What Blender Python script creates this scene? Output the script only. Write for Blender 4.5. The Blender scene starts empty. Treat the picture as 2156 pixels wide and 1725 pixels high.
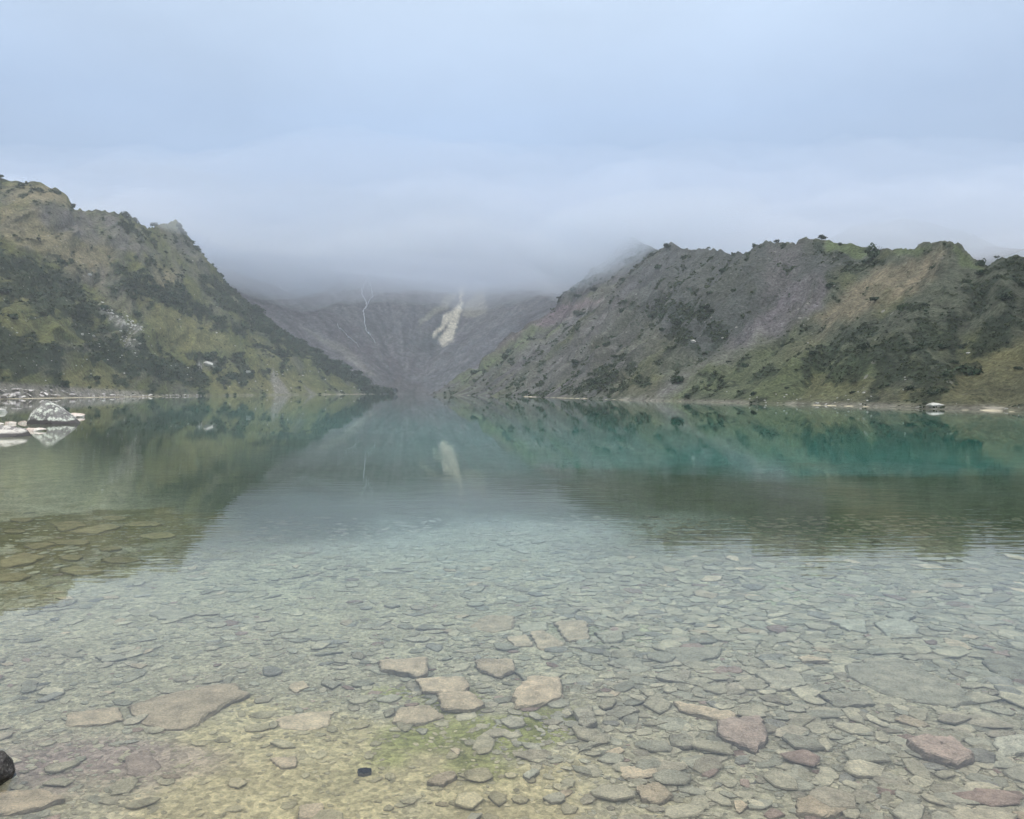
import bpy, bmesh, math, random
import numpy as np
from mathutils import Vector, Matrix

# ------------------------------------------------------------------ camera
S = bpy.context.scene
COL = S.collection
H = 2.0            # eye height over the water, metres
FP = 1674.0        # focal length in pixels of the 2156 px wide reading of the photograph
HX, HY = 1078.0, 824.0
cam_d = bpy.data.cameras.new('camera')
cam = bpy.data.objects.new('camera', cam_d)
COL.objects.link(cam)
cam.location = (0, 0, H)
cam.rotation_euler = (math.radians(90), 0, 0)
cam_d.sensor_width = 36.0
cam_d.lens = FP / 2156 * 36.0
cam_d.shift_y = -(862.5 - HY) / 2156
cam_d.clip_start = 0.05
cam_d.clip_end = 8000
S.camera = cam

# ------------------------------------------------------------------ world, sun, exposure
SUN_EL, SUN_AZ = math.radians(58), math.radians(215)
w = bpy.data.worlds.new('World'); S.world = w; w.use_nodes = True
nt = w.node_tree; N = nt.nodes; Lk = nt.links
for n in list(N): N.remove(n)
out = N.new('ShaderNodeOutputWorld'); bg = N.new('ShaderNodeBackground')
sky = N.new('ShaderNodeTexSky'); sky.sky_type = 'NISHITA'; sky.sun_disc = False
sky.sun_elevation = SUN_EL; sky.sun_rotation = SUN_AZ
tc = N.new('ShaderNodeTexCoord'); sep = N.new('ShaderNodeSeparateXYZ')
Lk.new(tc.outputs['Generated'], sep.inputs[0])
ramp = N.new('ShaderNodeValToRGB')
ramp.color_ramp.elements[0].position = 0.0; ramp.color_ramp.elements[0].color = (2.3, 3.05, 4.4, 1)
ramp.color_ramp.elements[1].position = 1.0; ramp.color_ramp.elements[1].color = (23.0, 22.8, 22.8, 1)
e = ramp.color_ramp.elements.new(0.16); e.color = (2.2, 3.0, 4.35, 1)
e = ramp.color_ramp.elements.new(0.32); e.color = (3.4, 4.5, 6.3, 1)
e = ramp.color_ramp.elements.new(0.46); e.color = (5.0, 6.1, 7.6, 1)
e = ramp.color_ramp.elements.new(0.70); e.color = (16.5, 16.8, 17.6, 1)
nz = N.new('ShaderNodeTexNoise'); nz.inputs['Scale'].default_value = 2.2; nz.inputs['Detail'].default_value = 5
mp = N.new('ShaderNodeMapping'); mp.inputs['Scale'].default_value = (1, 1, 2.2)
Lk.new(tc.outputs['Generated'], mp.inputs[0]); Lk.new(mp.outputs[0], nz.inputs['Vector'])
mr = N.new('ShaderNodeMapRange'); mr.inputs['From Min'].default_value = 0.3; mr.inputs['From Max'].default_value = 0.7
mr.inputs['To Min'].default_value = 0.90; mr.inputs['To Max'].default_value = 1.10
Lk.new(nz.outputs['Fac'], mr.inputs['Value'])
Lk.new(sep.outputs['Z'], ramp.inputs['Fac'])
vm = N.new('ShaderNodeVectorMath'); vm.operation = 'SCALE'
Lk.new(ramp.outputs['Color'], vm.inputs[0]); Lk.new(mr.outputs[0], vm.inputs['Scale'])
mx = N.new('ShaderNodeMix'); mx.data_type = 'RGBA'; mx.inputs[0].default_value = 0.90
Lk.new(sky.outputs[0], mx.inputs[6]); Lk.new(vm.outputs[0], mx.inputs[7])
Lk.new(mx.outputs[2], bg.inputs['Color']); bg.inputs['Strength'].default_value = 0.1
Lk.new(bg.outputs[0], out.inputs['Surface'])

sd = bpy.data.lights.new('sun', 'SUN'); sun = bpy.data.objects.new('sun', sd); COL.objects.link(sun)
sd.energy = 0.8; sd.angle = math.radians(25); sd.color = (1.0, 0.97, 0.92)
sdir = Vector((math.sin(SUN_AZ) * math.cos(SUN_EL), math.cos(SUN_AZ) * math.cos(SUN_EL), math.sin(SUN_EL)))
sun.rotation_euler = sdir.to_track_quat('Z', 'Y').to_euler()

vs = S.view_settings; vs.view_transform = 'Standard'; vs.look = 'None'; vs.exposure = 0.45; vs.gamma = 1.0
cy = S.cycles
cy.use_denoising = True
try: cy.denoiser = 'OPENIMAGEDENOISE'
except Exception: pass
cy.max_bounces = 12; cy.diffuse_bounces = 3; cy.glossy_bounces = 4; cy.transmission_bounces = 8
cy.volume_bounces = 8; cy.transparent_max_bounces = 8
cy.sample_clamp_indirect = 4.0
cy.caustics_refractive = True; cy.caustics_reflective = True

rng = np.random.default_rng(7)
random.seed(7)

# ------------------------------------------------------------------ noise
def _h(ix, iy, seed):
    n = (ix.astype(np.int64) * 374761393 + iy.astype(np.int64) * 668265263 + seed * 974634777) & 0x7fffffff
    n = ((n ^ (n >> 13)) * 1274126177) & 0x7fffffff
    n = ((n ^ (n >> 16)) * 2246822519) & 0x7fffffff
    return (n ^ (n >> 15)) / float(0x7fffffff)

def vn(x, y, seed=0):
    x = np.asarray(x, float); y = np.asarray(y, float)
    ix = np.floor(x); iy = np.floor(y); fx = x - ix; fy = y - iy
    fx = fx * fx * (3 - 2 * fx); fy = fy * fy * (3 - 2 * fy)
    a = _h(ix, iy, seed); b = _h(ix + 1, iy, seed); c = _h(ix, iy + 1, seed); d = _h(ix + 1, iy + 1, seed)
    return (a + (b - a) * fx) * (1 - fy) + (c + (d - c) * fx) * fy

def fbm(x, y, oct=4, seed=0, gain=0.5):
    """fractal noise in about -1..1"""
    s = 0; a = 1; t = 0
    for k in range(oct):
        s = s + a * (vn(x * 2 ** k + 17.3 * k, y * 2 ** k - 9.1 * k, seed + k) * 2 - 1); t += a; a *= gain
    return s / t * 1.6

def ridged(x, y, oct=4, seed=0):
    s = 0; a = 1; t = 0
    for k in range(oct):
        s = s + a * (1 - np.abs(vn(x * 2 ** k + 5.1 * k, y * 2 ** k + 3.7 * k, seed + k) * 2 - 1) * 2); t += a; a *= 0.5
    return s / t

def sst(a, b, v):
    t = np.clip((v - a) / (b - a), 0, 1); return t * t * (3 - 2 * t)

# ------------------------------------------------------------------ mesh helpers
def mesh_from(name, verts, faces, mats, smooth=False, col=None, matidx=None):
    """verts (n,3); faces (m,k) array or list of lists"""
    me = bpy.data.meshes.new(name)
    verts = np.asarray(verts, np.float32)
    if isinstance(faces, np.ndarray):
        m, k = faces.shape
        me.vertices.add(len(verts)); me.vertices.foreach_set('co', verts.ravel())
        me.loops.add(m * k); me.loops.foreach_set('vertex_index', faces.astype(np.int32).ravel())
        me.polygons.add(m); me.polygons.foreach_set('loop_start', np.arange(0, m * k, k, dtype=np.int32))
        me.update(calc_edges=True); me.validate()
    else:
        me.from_pydata([tuple(v) for v in verts], [], faces); me.update()
    me.polygons.foreach_set('use_smooth', np.full(len(me.polygons), smooth))
    if col is not None:
        ca = me.color_attributes.new('tint', 'FLOAT_COLOR', 'POINT')
        c4 = np.ones((len(verts), 4), np.float32); c4[:, :3] = col
        ca.data.foreach_set('color', c4.ravel())
    for m_ in (mats if isinstance(mats, (list, tuple)) else [mats]): me.materials.append(m_)
    if matidx is not None: me.polygons.foreach_set('material_index', matidx.astype(np.int32))
    return me

def link(name, me, loc=(0, 0, 0), rot=(0, 0, 0), scale=(1, 1, 1), parent=None):
    o = bpy.data.objects.new(name, me); COL.objects.link(o)
    o.location = loc; o.rotation_euler = rot; o.scale = scale
    if parent: o.parent = parent
    return o

def tag(o, label=None, cat=None, group=None, kind=None):
    if label: o['label'] = label
    if cat: o['category'] = cat
    if group: o['group'] = group
    if kind: o['kind'] = kind
    return o

def grid_faces(nr, nc):
    i = np.arange(nr - 1)[:, None] * nc + np.arange(nc - 1)[None, :]
    return np.stack([i, i + 1, i + nc + 1, i + nc], -1).reshape(-1, 4)

def wpt(px, py, Y):
    return np.array([(px - HX) / FP * Y, Y, H + (HY - py) / FP * Y])

def to_px(X, Y, Z):
    Yc = np.maximum(Y, 1.0)
    return HX + FP * X / Yc, HY - FP * (Z - H) / Yc

def poly_mask(px, py, poly, soft):
    """1 inside, falling to 0 over `soft` px outside the outline"""
    P = np.array(poly, float); inside = np.zeros(px.shape, bool); d2 = np.full(px.shape, 1e18)
    for i in range(len(P)):
        x1, y1 = P[i]; x2, y2 = P[(i + 1) % len(P)]
        c = ((y1 > py) != (y2 > py)) & (px < (x2 - x1) * (py - y1) / (y2 - y1 + 1e-9) + x1)
        inside ^= c
        L = (x2 - x1) ** 2 + (y2 - y1) ** 2 + 1e-9
        t = np.clip(((px - x1) * (x2 - x1) + (py - y1) * (y2 - y1)) / L, 0, 1)
        d2 = np.minimum(d2, (px - x1 - t * (x2 - x1)) ** 2 + (py - y1 - t * (y2 - y1)) ** 2)
    d = np.sqrt(d2); d = np.where(inside, -d, d)
    return 1 - sst(-soft * 0.5, soft * 0.5, d)

# ------------------------------------------------------------------ materials
def new_mat(name):
    m = bpy.data.materials.new(name); m.use_nodes = True
    nt = m.node_tree; b = nt.nodes['Principled BSDF']
    return m, nt, b

def noise_node(nt, vec, scale, detail=4, rough=0.55):
    n = nt.nodes.new('ShaderNodeTexNoise'); n.inputs['Scale'].default_value = scale
    n.inputs['Detail'].default_value = detail; n.inputs['Roughness'].default_value = rough
    nt.links.new(vec, n.inputs['Vector']); return n.outputs['Fac']

def rng_node(nt, v, a, b, c, d):
    n = nt.nodes.new('ShaderNodeMapRange'); nt.links.new(v, n.inputs['Value'])
    for k, x in zip(('From Min', 'From Max', 'To Min', 'To Max'), (a, b, c, d)): n.inputs[k].default_value = x
    return n.outputs[0]

def math_node(nt, op, a, b=None):
    n = nt.nodes.new('ShaderNodeMath'); n.operation = op
    for i, v in enumerate((a, b)):
        if v is None: continue
        if hasattr(v, 'links'): nt.links.new(v, n.inputs[i])
        else: n.inputs[i].default_value = v
    return n.outputs[0]

def scale_col(nt, col, f):
    n = nt.nodes.new('ShaderNodeVectorMath'); n.operation = 'SCALE'
    nt.links.new(col, n.inputs[0]); nt.links.new(f, n.inputs['Scale']); return n.outputs[0]

def mix_col(nt, f, a, b):
    n = nt.nodes.new('ShaderNodeMix'); n.data_type = 'RGBA'
    if hasattr(f, 'links'): nt.links.new(f, n.inputs[0])
    else: n.inputs[0].default_value = f
    for i, v in ((6, a), (7, b)):
        if hasattr(v, 'links'): nt.links.new(v, n.inputs[i])
        else: n.inputs[i].default_value = (*v, 1)
    return n.outputs[2]

def bump(nt, bsdf, h, dist, strength=1.0):
    n = nt.nodes.new('ShaderNodeBump'); n.inputs['Distance'].default_value = dist
    n.inputs['Strength'].default_value = strength
    nt.links.new(h, n.inputs['Height']); nt.links.new(n.outputs[0], bsdf.inputs['Normal'])

def attr(nt, name='tint'):
    n = nt.nodes.new('ShaderNodeAttribute'); n.attribute_name = name; return n.outputs['Color']

def geo_pos(nt):
    return nt.nodes.new('ShaderNodeNewGeometry').outputs['Position']

def obj_co(nt):
    return nt.nodes.new('ShaderNodeTexCoord').outputs['Object']

def hill_material(name, fine=0.9, speck=0.6, stretch=None, amp=1.2):
    m, nt, b = new_mat(name)
    p = geo_pos(nt)
    if stretch:
        mpn = nt.nodes.new('ShaderNodeMapping'); mpn.inputs['Rotation'].default_value = stretch[0]
        mpn.inputs['Scale'].default_value = stretch[1]
        nt.links.new(p, mpn.inputs[0]); q = mpn.outputs[0]
    else: q = p
    n1 = noise_node(nt, p, fine, 6, 0.8)
    n2 = noise_node(nt, q, 0.22, 8, 0.75)
    f = math_node(nt, 'MULTIPLY', rng_node(nt, n1, 0.34, 0.66, 1 - 0.5 * amp, 1 + 0.6 * amp),
                  rng_node(nt, n2, 0.3, 0.7, 0.62, 1.38))
    c = scale_col(nt, attr(nt), f)
    # pale stones lying in the grass
    v = nt.nodes.new('ShaderNodeTexVoronoi'); v.inputs['Scale'].default_value = 0.55; nt.links.new(p, v.inputs['Vector'])
    v.inputs['Randomness'].default_value = 1.0
    sepc = nt.nodes.new('ShaderNodeSeparateColor'); nt.links.new(v.outputs['Color'], sepc.inputs[0])
    a1 = math_node(nt, 'LESS_THAN', v.outputs['Distance'], 0.23)
    a2 = math_node(nt, 'GREATER_THAN', sepc.outputs[0], 1 - 0.10 * speck)
    a3 = rng_node(nt, noise_node(nt, p, 0.035, 3), 0.45, 0.62, 0.0, 0.8)
    fac = math_node(nt, 'MULTIPLY', math_node(nt, 'MULTIPLY', a1, a2), a3)
    c = mix_col(nt, fac, c, (0.34, 0.33, 0.29))
    nt.links.new(c, b.inputs['Base Color'])
    b.inputs['Roughness'].default_value = 0.95; b.inputs['Specular IOR Level'].default_value = 0.1
    bump(nt, b, math_node(nt, 'ADD', n1, math_node(nt, 'MULTIPLY', n2, 1.2)), 1.3)
    return m

M_left = hill_material('hillside_grass', 1.0, 1.3)
M_right = hill_material('hillside_scree_grass', 1.5, 1.1)
M_back = hill_material('valley_scree', 0.5, 0.5, ((0, 0, 0), (1.5, 0.35, 1.0)), 0.7)

def rock_mat(name, c1, c2, c3=None, scale=6.0, lich=0.0, obj=True, bd=0.02, tide=None):
    m, nt, b = new_mat(name); p = obj_co(nt) if obj else geo_pos(nt)
    n1 = noise_node(nt, p, scale, 6, 0.65); n2 = noise_node(nt, p, scale * 4.3, 5, 0.7)
    c = mix_col(nt, rng_node(nt, n1, 0.35, 0.65, 0, 1), c1, c2)
    if c3 is not None:
        n3 = noise_node(nt, p, scale * 1.7, 5, 0.75)
        c = mix_col(nt, rng_node(nt, n3, 0.54 - lich * 0.1, 0.58 - lich * 0.08, 0, 1), c, c3)
    c = scale_col(nt, c, rng_node(nt, n2, 0.3, 0.7, 0.72, 1.25))
    if tide:                                    # wet algae-dark band up to the old water mark, lichen only above it
        sx = nt.nodes.new('ShaderNodeSeparateXYZ'); nt.links.new(geo_pos(nt), sx.inputs[0])
        hz = math_node(nt, 'ADD', sx.outputs['Z'], rng_node(nt, n1, 0.3, 0.7, -tide * 0.4, tide * 0.4))
        c = mix_col(nt, rng_node(nt, hz, tide * 0.75, tide * 1.15, 0, 1), (0.075, 0.07, 0.068), c)
    nt.links.new(c, b.inputs['Base Color']); b.inputs['Roughness'].default_value = 0.9
    b.inputs['Specular IOR Level'].default_value = 0.2
    bump(nt, b, math_node(nt, 'ADD', n1, math_node(nt, 'MULTIPLY', n2, 0.5)), bd)
    return m

M_boulder = rock_mat('boulder_lichen', (0.13, 0.125, 0.12), (0.24, 0.235, 0.22), (0.55, 0.57, 0.49), 1.6, 0.35, bd=0.05, tide=0.26)
M_shore = rock_mat('shore_rock', (0.15, 0.142, 0.135), (0.30, 0.28, 0.26), (0.50, 0.47, 0.42), 0.9, 0.6, bd=0.05, tide=0.2)
M_pinkrock = rock_mat('pink_shore_rock', (0.46, 0.37, 0.31), (0.55, 0.46, 0.40), (0.6, 0.56, 0.5), 1.5, 0.2, bd=0.03)
M_pale = rock_mat('pale_rock', (0.36, 0.35, 0.31), (0.52, 0.51, 0.47), None, 0.6, bd=0.1)
M_dark = rock_mat('dark_wet_rock', (0.025, 0.023, 0.022), (0.07, 0.065, 0.06), (0.14, 0.13, 0.12), 28.0, 0.0, bd=0.01)
M_farrock = rock_mat('far_rock', (0.05, 0.05, 0.055), (0.10, 0.10, 0.11), None, 0.5, bd=0.1)

def stone_material(name, tint):
    """silt-dusted slate under water"""
    m, nt, b = new_mat(name); p = geo_pos(nt)
    n1 = noise_node(nt, p, 9, 5, 0.65); n2 = noise_node(nt, p, 70, 5, 0.7)
    c = attr(nt) if tint is None else None
    if c is None:
        rgb = nt.nodes.new('ShaderNodeRGB'); rgb.outputs[0].default_value = (*tint, 1); c = rgb.outputs[0]
        oi = nt.nodes.new('ShaderNodeObjectInfo')
        c = scale_col(nt, c, rng_node(nt, oi.outputs['Random'], 0, 1, 0.78, 1.15))
    f = math_node(nt, 'MULTIPLY', rng_node(nt, n1, 0.3, 0.7, 0.68, 1.25), rng_node(nt, n2, 0.3, 0.7, 0.7, 1.25))
    c = scale_col(nt, c, f)
    # upward faces keep the tint, steep sides mix towards grey-brown
    g = nt.nodes.new('ShaderNodeNewGeometry'); sx = nt.nodes.new('ShaderNodeSeparateXYZ')
    nt.links.new(g.outputs['Normal'], sx.inputs[0])
    c = mix_col(nt, rng_node(nt, sx.outputs['Z'], 0.1, 0.7, 0.7, 0.0), c, (0.22, 0.20, 0.165))
    nt.links.new(c, b.inputs['Base Color']); b.inputs['Roughness'].default_value = 0.95
    b.inputs['Specular IOR Level'].default_value = 0.1
    bump(nt, b, math_node(nt, 'ADD', n1, n2), 0.022)
    return m

M_stones = stone_material('lakebed_stones', None)
M_beige = stone_material('silted_beige_stone', (0.73, 0.58, 0.395))
M_grey = stone_material('silted_grey_stone', (0.54, 0.48, 0.35))
M_pink = stone_material('silted_pink_stone', (0.58, 0.445, 0.345))
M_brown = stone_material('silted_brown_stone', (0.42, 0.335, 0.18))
M_darkstone = stone_material('dark_stone', (0.06, 0.06, 0.065))
M_white = stone_material('white_stone', (0.62, 0.57, 0.43))

def ground_material():
    m, nt, b = new_mat('ground_gravel_silt'); p = geo_pos(nt)
    c = attr(nt)
    n1 = noise_node(nt, p, 2.2, 6, 0.6); n2 = noise_node(nt, p, 34, 6, 0.75)
    v = nt.nodes.new('ShaderNodeTexVoronoi'); v.inputs['Scale'].default_value = 26; nt.links.new(p, v.inputs['Vector'])
    sc_ = nt.nodes.new('ShaderNodeSeparateColor'); nt.links.new(v.outputs['Color'], sc_.inputs[0])
    f = math_node(nt, 'MULTIPLY', rng_node(nt, n1, 0.3, 0.7, 0.8, 1.2), rng_node(nt, n2, 0.3, 0.7, 0.6, 1.35))
    f = math_node(nt, 'MULTIPLY', f, rng_node(nt, sc_.outputs[0], 0, 1, 0.72, 1.2))
    c = scale_col(nt, c, f)
    nt.links.new(c, b.inputs['Base Color']); b.inputs['Roughness'].default_value = 0.95
    b.inputs['Specular IOR Level'].default_value = 0.1
    bump(nt, b, math_node(nt, 'SUBTRACT', n2, math_node(nt, 'MULTIPLY', v.outputs['Distance'], 1.2)), 0.02)
    return m
M_ground = ground_material()

def water_material():
    m = bpy.data.materials.new('lake_water'); m.use_nodes = True; nt = m.node_tree
    b = nt.nodes['Principled BSDF']; b.inputs['Base Color'].default_value = (1, 1, 1, 1)
    b.inputs['Transmission Weight'].default_value = 1.0; b.inputs['IOR'].default_value = 1.333
    b.inputs['Roughness'].default_value = 0.0
    p = geo_pos(nt)
    def mapped(rot, sc):
        n = nt.nodes.new('ShaderNodeMapping'); n.inputs['Rotation'].default_value = (0, 0, math.radians(rot))
        n.inputs['Scale'].default_value = sc; nt.links.new(p, n.inputs[0]); return n.outputs[0]
    r1 = noise_node(nt, mapped(9, (1.1, 6.5, 1)), 1.0, 2, 0.45)         # fine ripples, crests across the view
    r2 = noise_node(nt, mapped(-6, (0.22, 0.9, 1)), 1.0, 2, 0.5)         # longer gentle swell
    patch = rng_node(nt, noise_node(nt, mapped(10, (0.05, 0.11, 1)), 1.0, 2), 0.42, 0.60, 0.10, 1.0)
    sx = nt.nodes.new('ShaderNodeSeparateXYZ'); nt.links.new(p, sx.inputs[0])
    near = rng_node(nt, sx.outputs['Y'], 5.5, 8.5, 0.05, 1.0)            # calm by the sheltered near shore
    far = rng_node(nt, sx.outputs['Y'], 12, 32, 1.0, 0.14)
    amp = math_node(nt, 'MULTIPLY', math_node(nt, 'MULTIPLY', near, far), patch)
    h = math_node(nt, 'ADD', math_node(nt, 'MULTIPLY', math_node(nt, 'MULTIPLY', r1, amp), 0.0048),
                  math_node(nt, 'MULTIPLY', math_node(nt, 'MULTIPLY', r2, far), 0.0022))
    bump(nt, b, h, 1.0)
    va = nt.nodes.new('ShaderNodeVolumeAbsorption')
    va.inputs['Color'].default_value = (0.0, 0.79, 0.745, 1); va.inputs['Density'].default_value = 0.15
    nt.links.new(va.outputs[0], nt.nodes['Material Output'].inputs['Volume'])
    return m
M_water = water_material()

def leaf_material(name, c1, c2):
    m, nt, b = new_mat(name); p = geo_pos(nt)
    n = noise_node(nt, p, 0.9, 4, 0.7)
    c = mix_col(nt, rng_node(nt, n, 0.35, 0.65, 0, 1), c1, c2)
    oi = nt.nodes.new('ShaderNodeObjectInfo')
    c = scale_col(nt, c, rng_node(nt, oi.outputs['Random'], 0, 1, 0.75, 1.3))
    nt.links.new(c, b.inputs['Base Color']); b.inputs['Roughness'].default_value = 0.8
    b.inputs['Specular IOR Level'].default_value = 0.15
    return m
M_leaf = leaf_material('shrub_leaves', (0.018, 0.031, 0.019), (0.055, 0.078, 0.042))
M_leaf2 = leaf_material('low_scrub_leaves', (0.024, 0.038, 0.022), (0.075, 0.09, 0.045))
M_bark = rock_mat('bark', (0.05, 0.04, 0.03), (0.10, 0.08, 0.06), None, 3.0)
M_foam = rock_mat('falling_water', (0.55, 0.57, 0.60), (0.78, 0.80, 0.83), None, 0.6)

# ------------------------------------------------------------------ lake shape
SHL = [(-9999, 9999)]
rightY = np.array([-200, -60, 20, 60, 76, 98, 118, 145, 165, 205, 265, 315, 370, 412, 424, 480, 560, 640, 4000], float)
rightX = np.array([110, 90, 66, 52, 49, 46, 42, 34, 29, 20, 8, -4, -20, -40, -45, -50, -56, -40, 300], float)

def depth(X, Y):
    """positive under water, negative above it"""
    X = np.asarray(X, float); Y = np.asarray(Y, float)
    Ye = Y + 0.10 * X + 0.35 * fbm(X * 0.35, Y * 0.35, 3, 5) + np.clip((Y - 8) / 8, 0, 1) * (2.6 * fbm(X * 0.09, Y * 0.09, 3, 6) + 1.3 * fbm(X * 0.4, Y * 0.4, 3, 16))
    dn = np.interp(Ye, [-30, 1.2, 3.7, 6, 9, 13, 16, 20, 25, 32, 45, 80], [-4, 0, 0.20, 0.40, 0.70, 1.05, 1.4, 2.05, 3.6, 6.5, 9.5, 12])
    dlv = (X + np.interp(Y, [-100, 0, 190, 330, 430, 545, 578, 3000], [-60, 3.5, 129, 135, 123, 92, 89, 89])) * 0.83
    dl = np.interp(dlv, [-400, -60, -10, 0, 3, 8, 20, 60], [-3.5, -2.5, -0.6, 0, 0.6, 1.25, 3.5, 12])
    drv = (np.interp(Y, rightY, rightX) - X)
    dr = np.interp(drv, [-400, -20, 0, 12, 30], [-3, -1.5, 0, 4, 12])
    df = np.interp(Y, [540, 585, 700, 4000], [12, 0, -3, -3])
    return np.minimum(np.minimum(dn, dl), np.minimum(dr, df))

def bedz(X, Y):
    d = depth(X, Y)
    n = 0.035 * fbm(X * 1.3, Y * 1.3, 4, 11) * np.clip(1.5 - np.abs(np.asarray(Y)) / 40, 0, 1)
    return -d + n

def px_to_bed(px, py):
    """where the refracted line of sight meets the lakebed"""
    k = (py - HY) / FP; sx = (px - HX) / FP
    Ye = H / k; E = np.array([sx * Ye, Ye, 0.0])
    d = np.array([sx, 1.0, -k]); d /= np.linalg.norm(d)
    eta = 1 / 1.333; c = -d[2]
    t = eta * d + np.array([0, 0, 1.0]) * (eta * c - math.sqrt(1 - eta * eta * (1 - c * c)))
    s = 0.1
    for _ in range(40):
        q = E + t * s; zb = float(bedz(q[0], q[1])); s += (q[2] - zb) * 0.7 / abs(t[2]) * 1.0
    q = E + t * s
    return q

# ground: one polar sheet from under the camera to the horizon
nr, na = 520, 720
rr = np.concatenate([np.linspace(0.3, 20, 330), np.geomspace(20.3, 4000, nr - 330)])
aa_front = np.linspace(-0.95, 0.95, 560)          # finer ahead of the camera
aa_back = np.linspace(0.95, 2 * math.pi - 0.95, na - 560 + 2)[1:]
aa = np.concatenate([aa_front, aa_back])
R_, A_ = np.meshgrid(rr, aa, indexing='ij')
GX = R_ * np.sin(A_); GY = R_ * np.cos(A_)
GZ = bedz(GX, GY)
D_ = depth(GX, GY)
base = np.array([0.56, 0.49, 0.335]); silt = np.array([0.40, 0.42, 0.38]); sand = np.array([0.66, 0.545, 0.31])
algae = np.array([0.37, 0.36, 0.13]); pinks = np.array([0.50, 0.38, 0.31]); drybank = np.array([0.25, 0.23, 0.18])
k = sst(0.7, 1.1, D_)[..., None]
reflk = GX / np.maximum(GY, 1.0) + 0.10 * fbm(GX * 0.3, GY * 0.3, 3, 8)
reflk = np.maximum.reduce([sst(0.0, 0.22, reflk), sst(-0.12, -0.27, reflk), 0.9 * sst(11, 15.5, GY + 1.5 * fbm(GX * 0.4, GY * 0.4, 3, 12))])[..., None]
shelf_refl = np.array([0.44, 0.44, 0.37]) * (1 - reflk) + np.array([0.105, 0.115, 0.055]) * reflk  # olive bed tone; hill reflections painted in darker, sky reflection paler
GC = base * (1 - k) + shelf_refl * k
k = sst(0.9, 4.6, D_ + 0.5 * fbm(GX * 0.3, GY * 0.3, 4, 19))[..., None]
GC = GC * (1 - k) + silt * k
def bed_patch(GC, pts, colr, r, strength, seed):
    for (px, py, rad) in pts:
        c = px_to_bed(px, py)
        dd = np.hypot(GX - c[0], (GY - c[1])) / rad + 0.55 * fbm(GX * 2.2, GY * 2.2, 4, seed)
        kk = (1 - sst(0.35, 1.1, dd))[..., None] * strength
        GC = GC * (1 - kk) + colr * kk
    return GC
GC = bed_patch(GC, [(700, 1610, 0.9), (850, 1640, 0.9), (520, 1680, .8), (950, 1700, .8), (480, 1560, 0.6), (1150, 1690, .6)], sand, 1, 0.85, 31)
GC = bed_patch(GC, [(960, 1540, .45), (880, 1560, .35), (1060, 1560, .38), (830, 1460, .3), (1130, 1520, .3), (980, 1480, .3), (820, 1600, .25), (1000, 1610, .3)], algae, 1, 0.8, 37)
GC = bed_patch(GC, [(270, 1620, .6), (150, 1600, .5), (100, 1640, .4)], pinks, 1, 0.7, 41)
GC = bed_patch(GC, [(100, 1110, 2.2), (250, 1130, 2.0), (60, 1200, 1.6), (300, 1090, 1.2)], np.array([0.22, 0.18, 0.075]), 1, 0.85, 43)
GC = bed_patch(GC, [(1730, 1240, 1.0), (1680, 1235, .8), (1880, 1250, .7), (1300, 1340, .6)], np.array([0.50, 0.50, 0.30]), 1, 0.7, 47)
k = (1 - sst(-0.12, 0.02, D_))[..., None]
GC = GC * (1 - k) + drybank * k
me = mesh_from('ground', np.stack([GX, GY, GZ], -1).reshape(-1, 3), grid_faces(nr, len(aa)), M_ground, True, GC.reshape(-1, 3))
tag(link('ground', me), 'stony lakebed and bank of beige gravel and silt', kind='structure')

# water: a closed body of water, its faces hidden in the banks
bm = bmesh.new(); bmesh.ops.create_cube(bm, size=1)
for v in bm.verts:
    v.co = Vector((v.co.x * 900, v.co.y * 780 + 320, -15 if v.co.z < 0 else 0.0))
me = bpy.data.meshes.new('water'); bm.to_mesh(me); bm.free(); me.materials.append(M_water)
tag(link('water', me), 'calm clear turquoise lake reflecting hills and cloud', kind='structure')

# ------------------------------------------------------------------ hills
def w3(x, y, z): return np.array([x, y, z], float)
def stn(sx, sy, px, py, Y): return (np.array([sx, sy, 0.0]), wpt(px, py, Y))
LEFT = [
 (w3(-70, -80, 0), w3(-170, -110, 50)), (w3(-50, 10, 0), w3(-190, 60, 66)), (w3(-80, 90, 0), w3(-215, 180, 80)),
 stn(-110, 150, -250, 385, 270), stn(-128, 190, -100, 374, 320), stn(-131, 203, 0, 377, 350), stn(-133, 222, 70, 383, 358),
 stn(-134, 238, 110, 395, 363), stn(-134, 250, 140, 410, 368), stn(-134.5, 262, 153, 438, 372), stn(-134.5, 272, 175, 445, 380),
 stn(-135, 290, 240, 445, 400), stn(-135, 310, 270, 456, 410), stn(-134, 330, 290, 471, 420), stn(-132, 350, 312, 481, 432),
 stn(-128, 390, 345, 472, 465), stn(-122, 430, 370, 464, 490), stn(-118, 450, 400, 505, 503), stn(-113, 472, 430, 550, 513),
 stn(-108, 495, 470, 592, 525), stn(-103, 515, 520, 642, 535), stn(-98, 530, 600, 702, 545), stn(-95, 545, 680, 748, 556),
 stn(-93, 555, 740, 787, 565), stn(-90.5, 566, 800, 822, 572), stn(-89.5, 574, 818, 829, 578)]
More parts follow.
